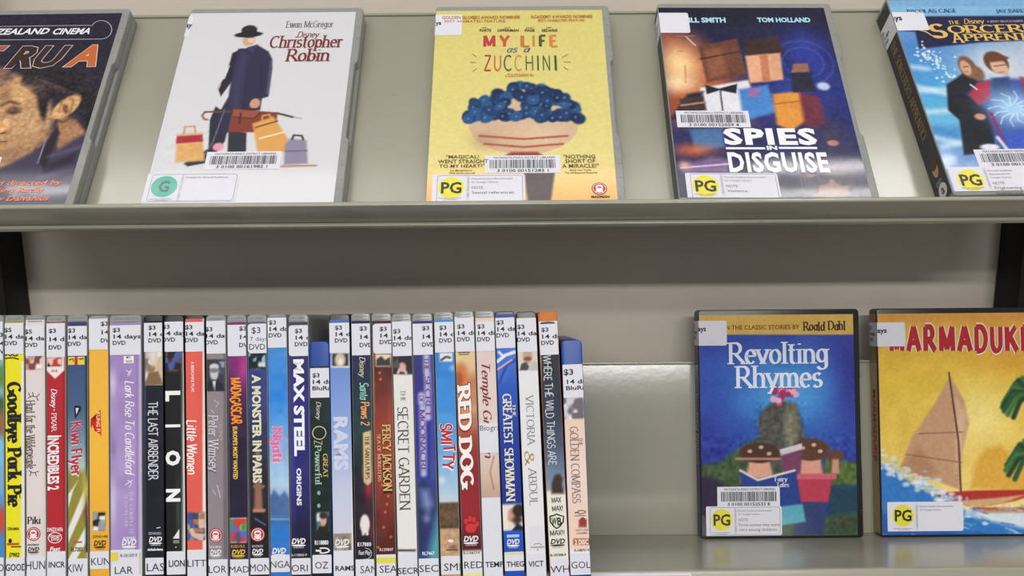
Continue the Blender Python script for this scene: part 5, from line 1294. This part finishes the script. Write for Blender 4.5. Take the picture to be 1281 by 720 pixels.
a.poly([(926, 588), (948, 598), (996, 588), (1000, 628), (960, 636), (930, 624)], (36, 60, 140), 1.5); a.line([(926, 588), (948, 600), (994, 588)], 1.8, (226, 222, 210), 1); a.poly([(968, 634), (1004, 630), (1008, 652), (970, 658)], (90, 170, 190), 2)
a.noise(1.7, 5)
f.sub.text('Fairy', 968.5, 596, 985.5, 601.5, (220, 226, 236), nib=SER); f.sub.text('Tales', 971, 603, 987, 608.5, (214, 220, 232), nib=SER)
f.sub.text('BASED ON THE CLASSIC STORIES BY', 877, 406.5, 1000, 411.8, (92, 66, 40), bold=.01); f.sub.text('Roald Dahl', 1004, 402, 1058, 412.5, (54, 40, 34), nib=dict(thick=.2, thin=.07, wob=.07, seed=3))
TI = (226, 230, 244)
f.sub.text('Revolting', 909.5, 428.5, 1037.5, 454, TI, nib=dict(thick=.17, thin=.055)); f.sub.text('Rhymes', 918.5, 458, 1029, 484, TI, nib=dict(thick=.17, thin=.055))
f.price_tab(909, 401, 432, 873, 883, 410, 414, 'ays')
f.barcode(897, 608.5, '3 0100 00152533 8', ht=16.6)
f.rating(883, 633, ('NOTE:', 'Some scenes may scare', 'very young children.'))
f.done(((34, 40, 96), lambda L: L.box('Revolting Rhymes', -3, 60, 3, 120, (150, 160, 200), nib=SER, vert=True)))

# ---- G: yellow beach cover, cut by the frame
f = Face(LOWER, 1103.5, 640, -66.4, 0.0, 'black dvd case with yellow beach cover, red surfboard and red block title', GRP_L, kind='black', art=(-66.4, 62.6, 2.0, 185.6), base=(228, 184, 60), seed=57)
a = f.art
a.vgrad([(398, (214, 152, 66)), (412, (226, 178, 62)), (480, (224, 186, 62)), (560, (232, 196, 90)), (620, (240, 214, 130)), (672, (240, 220, 150))], 1200)
a.glow(1225, 520, 44, 46, (246, 226, 140), .9); a.glow(1270, 440, 50, 30, (206, 140, 40), .6); a.noise(10, 6)
a.poly([(1214, 610), (1220, 578), (1234, 560), (1252, 556), (1264, 570), (1310, 580), (1310, 620)], (222, 166, 60), 5, .9)
# a tan sail leaning over the board
a.poly([(1188, 470), (1206, 500), (1212, 530), (1204, 562), (1200, 612), (1126, 584), (1140, 548), (1168, 506)], (196, 152, 116), 2.5); a.poly([(1196, 500), (1210, 520), (1204, 560), (1196, 590)], (226, 190, 156), 6, .7); a.poly([(1128, 584), (1150, 556), (1172, 590), (1150, 604)], (166, 118, 88), 6, .6); a.line([(1187, 466), (1199, 552), (1202, 614)], 1.6, (86, 58, 46)); a.line([(1150, 542), (1204, 540)], .8, (130, 92, 70), 1); a.line([(1134, 568), (1203, 578)], .8, (130, 92, 70), 1)
a.poly([(1168, 616), (1220, 613), (1300, 612), (1300, 616), (1270, 626), (1224, 634), (1180, 628)], (176, 44, 42), 1.5); a.poly([(1186, 627), (1250, 622), (1284, 618), (1258, 628), (1222, 635)], (206, 170, 120), 2)
a.rect(1215, 634, 1320, 642, (170, 96, 66)); a.noise(2, 14, a.mask(1215, 630, 1320, 644)); a.poly([(1200, 640), (1320, 640), (1320, 680), (1200, 680)], (214, 226, 236), 5)
a.poly([(1096, 578), (1120, 590), (1144, 606), (1176, 622), (1204, 636), (1240, 652), (1320, 668), (1320, 690), (1096, 690)], (46, 120, 196), 4); a.poly([(1098, 640), (1220, 668), (1310, 674), (1310, 690), (1098, 690)], (38, 92, 176), 8)
rs = random.Random(12)
for k in range(150):
    t = rs.random(); x = 1100 + t * 130 + rs.gauss(0, 4); y = 574 + t * 76 + rs.gauss(0, 6); a.ell(x, y, rs.uniform(1.5, 5), rs.uniform(1, 3), rs.choice(((228, 234, 242), (206, 222, 238), (150, 190, 224))), 1, a=.8)
for k in range(40):
    x = rs.uniform(1100, 1300); y = rs.uniform(626, 670); a.line([(x, y), (x + rs.uniform(8, 22), y + rs.uniform(2, 8))], rs.uniform(.8, 1.8), rs.choice(((90, 160, 220), (30, 80, 160), (190, 214, 236))), 1.5, .6)
a.line([(1290, 490), (1284, 560), (1292, 616)], 3.5, (90, 70, 46), 1.5)
for (cx, cy, n_) in ((1288, 492, 9), (1292, 570, 7)):
    for k in range(n_):
        t = R_(100 + k * 150 / n_); L_ = 34
        p0 = (cx, cy); p1 = (cx + L_ * .6 * math.cos(t), cy - L_ * .5 * math.sin(t) - 4); p2 = (cx + L_ * math.cos(t), cy - L_ * .5 * math.sin(t) + 16)
        a.line([p0, p1, p2], 4.2, ((38, 84, 44), (60, 116, 56), (30, 64, 38))[k % 3], 2)
a.noise(1.8, 6)
for k, (x0, x1) in enumerate(((1112, 1131), (1133, 1152.5), (1154.5, 1171.5), (1174, 1194.5), (1196.5, 1216.5), (1218.5, 1235.5), (1238, 1254), (1256.5, 1274), (1276.5, 1290))):
    f.sub.text('MARMADUKE'[k], x0, 408.5, x1, 438.5, (178, 38, 44), nib=dict(thick=.33, thin=.2, serif=False), outline=(232, 228, 226), out_w=.055)
f.price_tab(1132, 403, 433, 1097, 1109, 412, 416, 'ays')
f.rating(1109.5, 627.5, (), frame=False)
f.done(((70, 90, 110), lambda L: L.box('MARMADUKE', -2.5, 62, 3, 122, (160, 48, 48), bold=.04, vert=True), lambda A: A.vgrad([(400, (150, 130, 90)), (560, (180, 180, 170)), (640, (90, 120, 150))])))

bpy.data.objects.remove(_ob)
bpy.data.curves.remove(_cu)
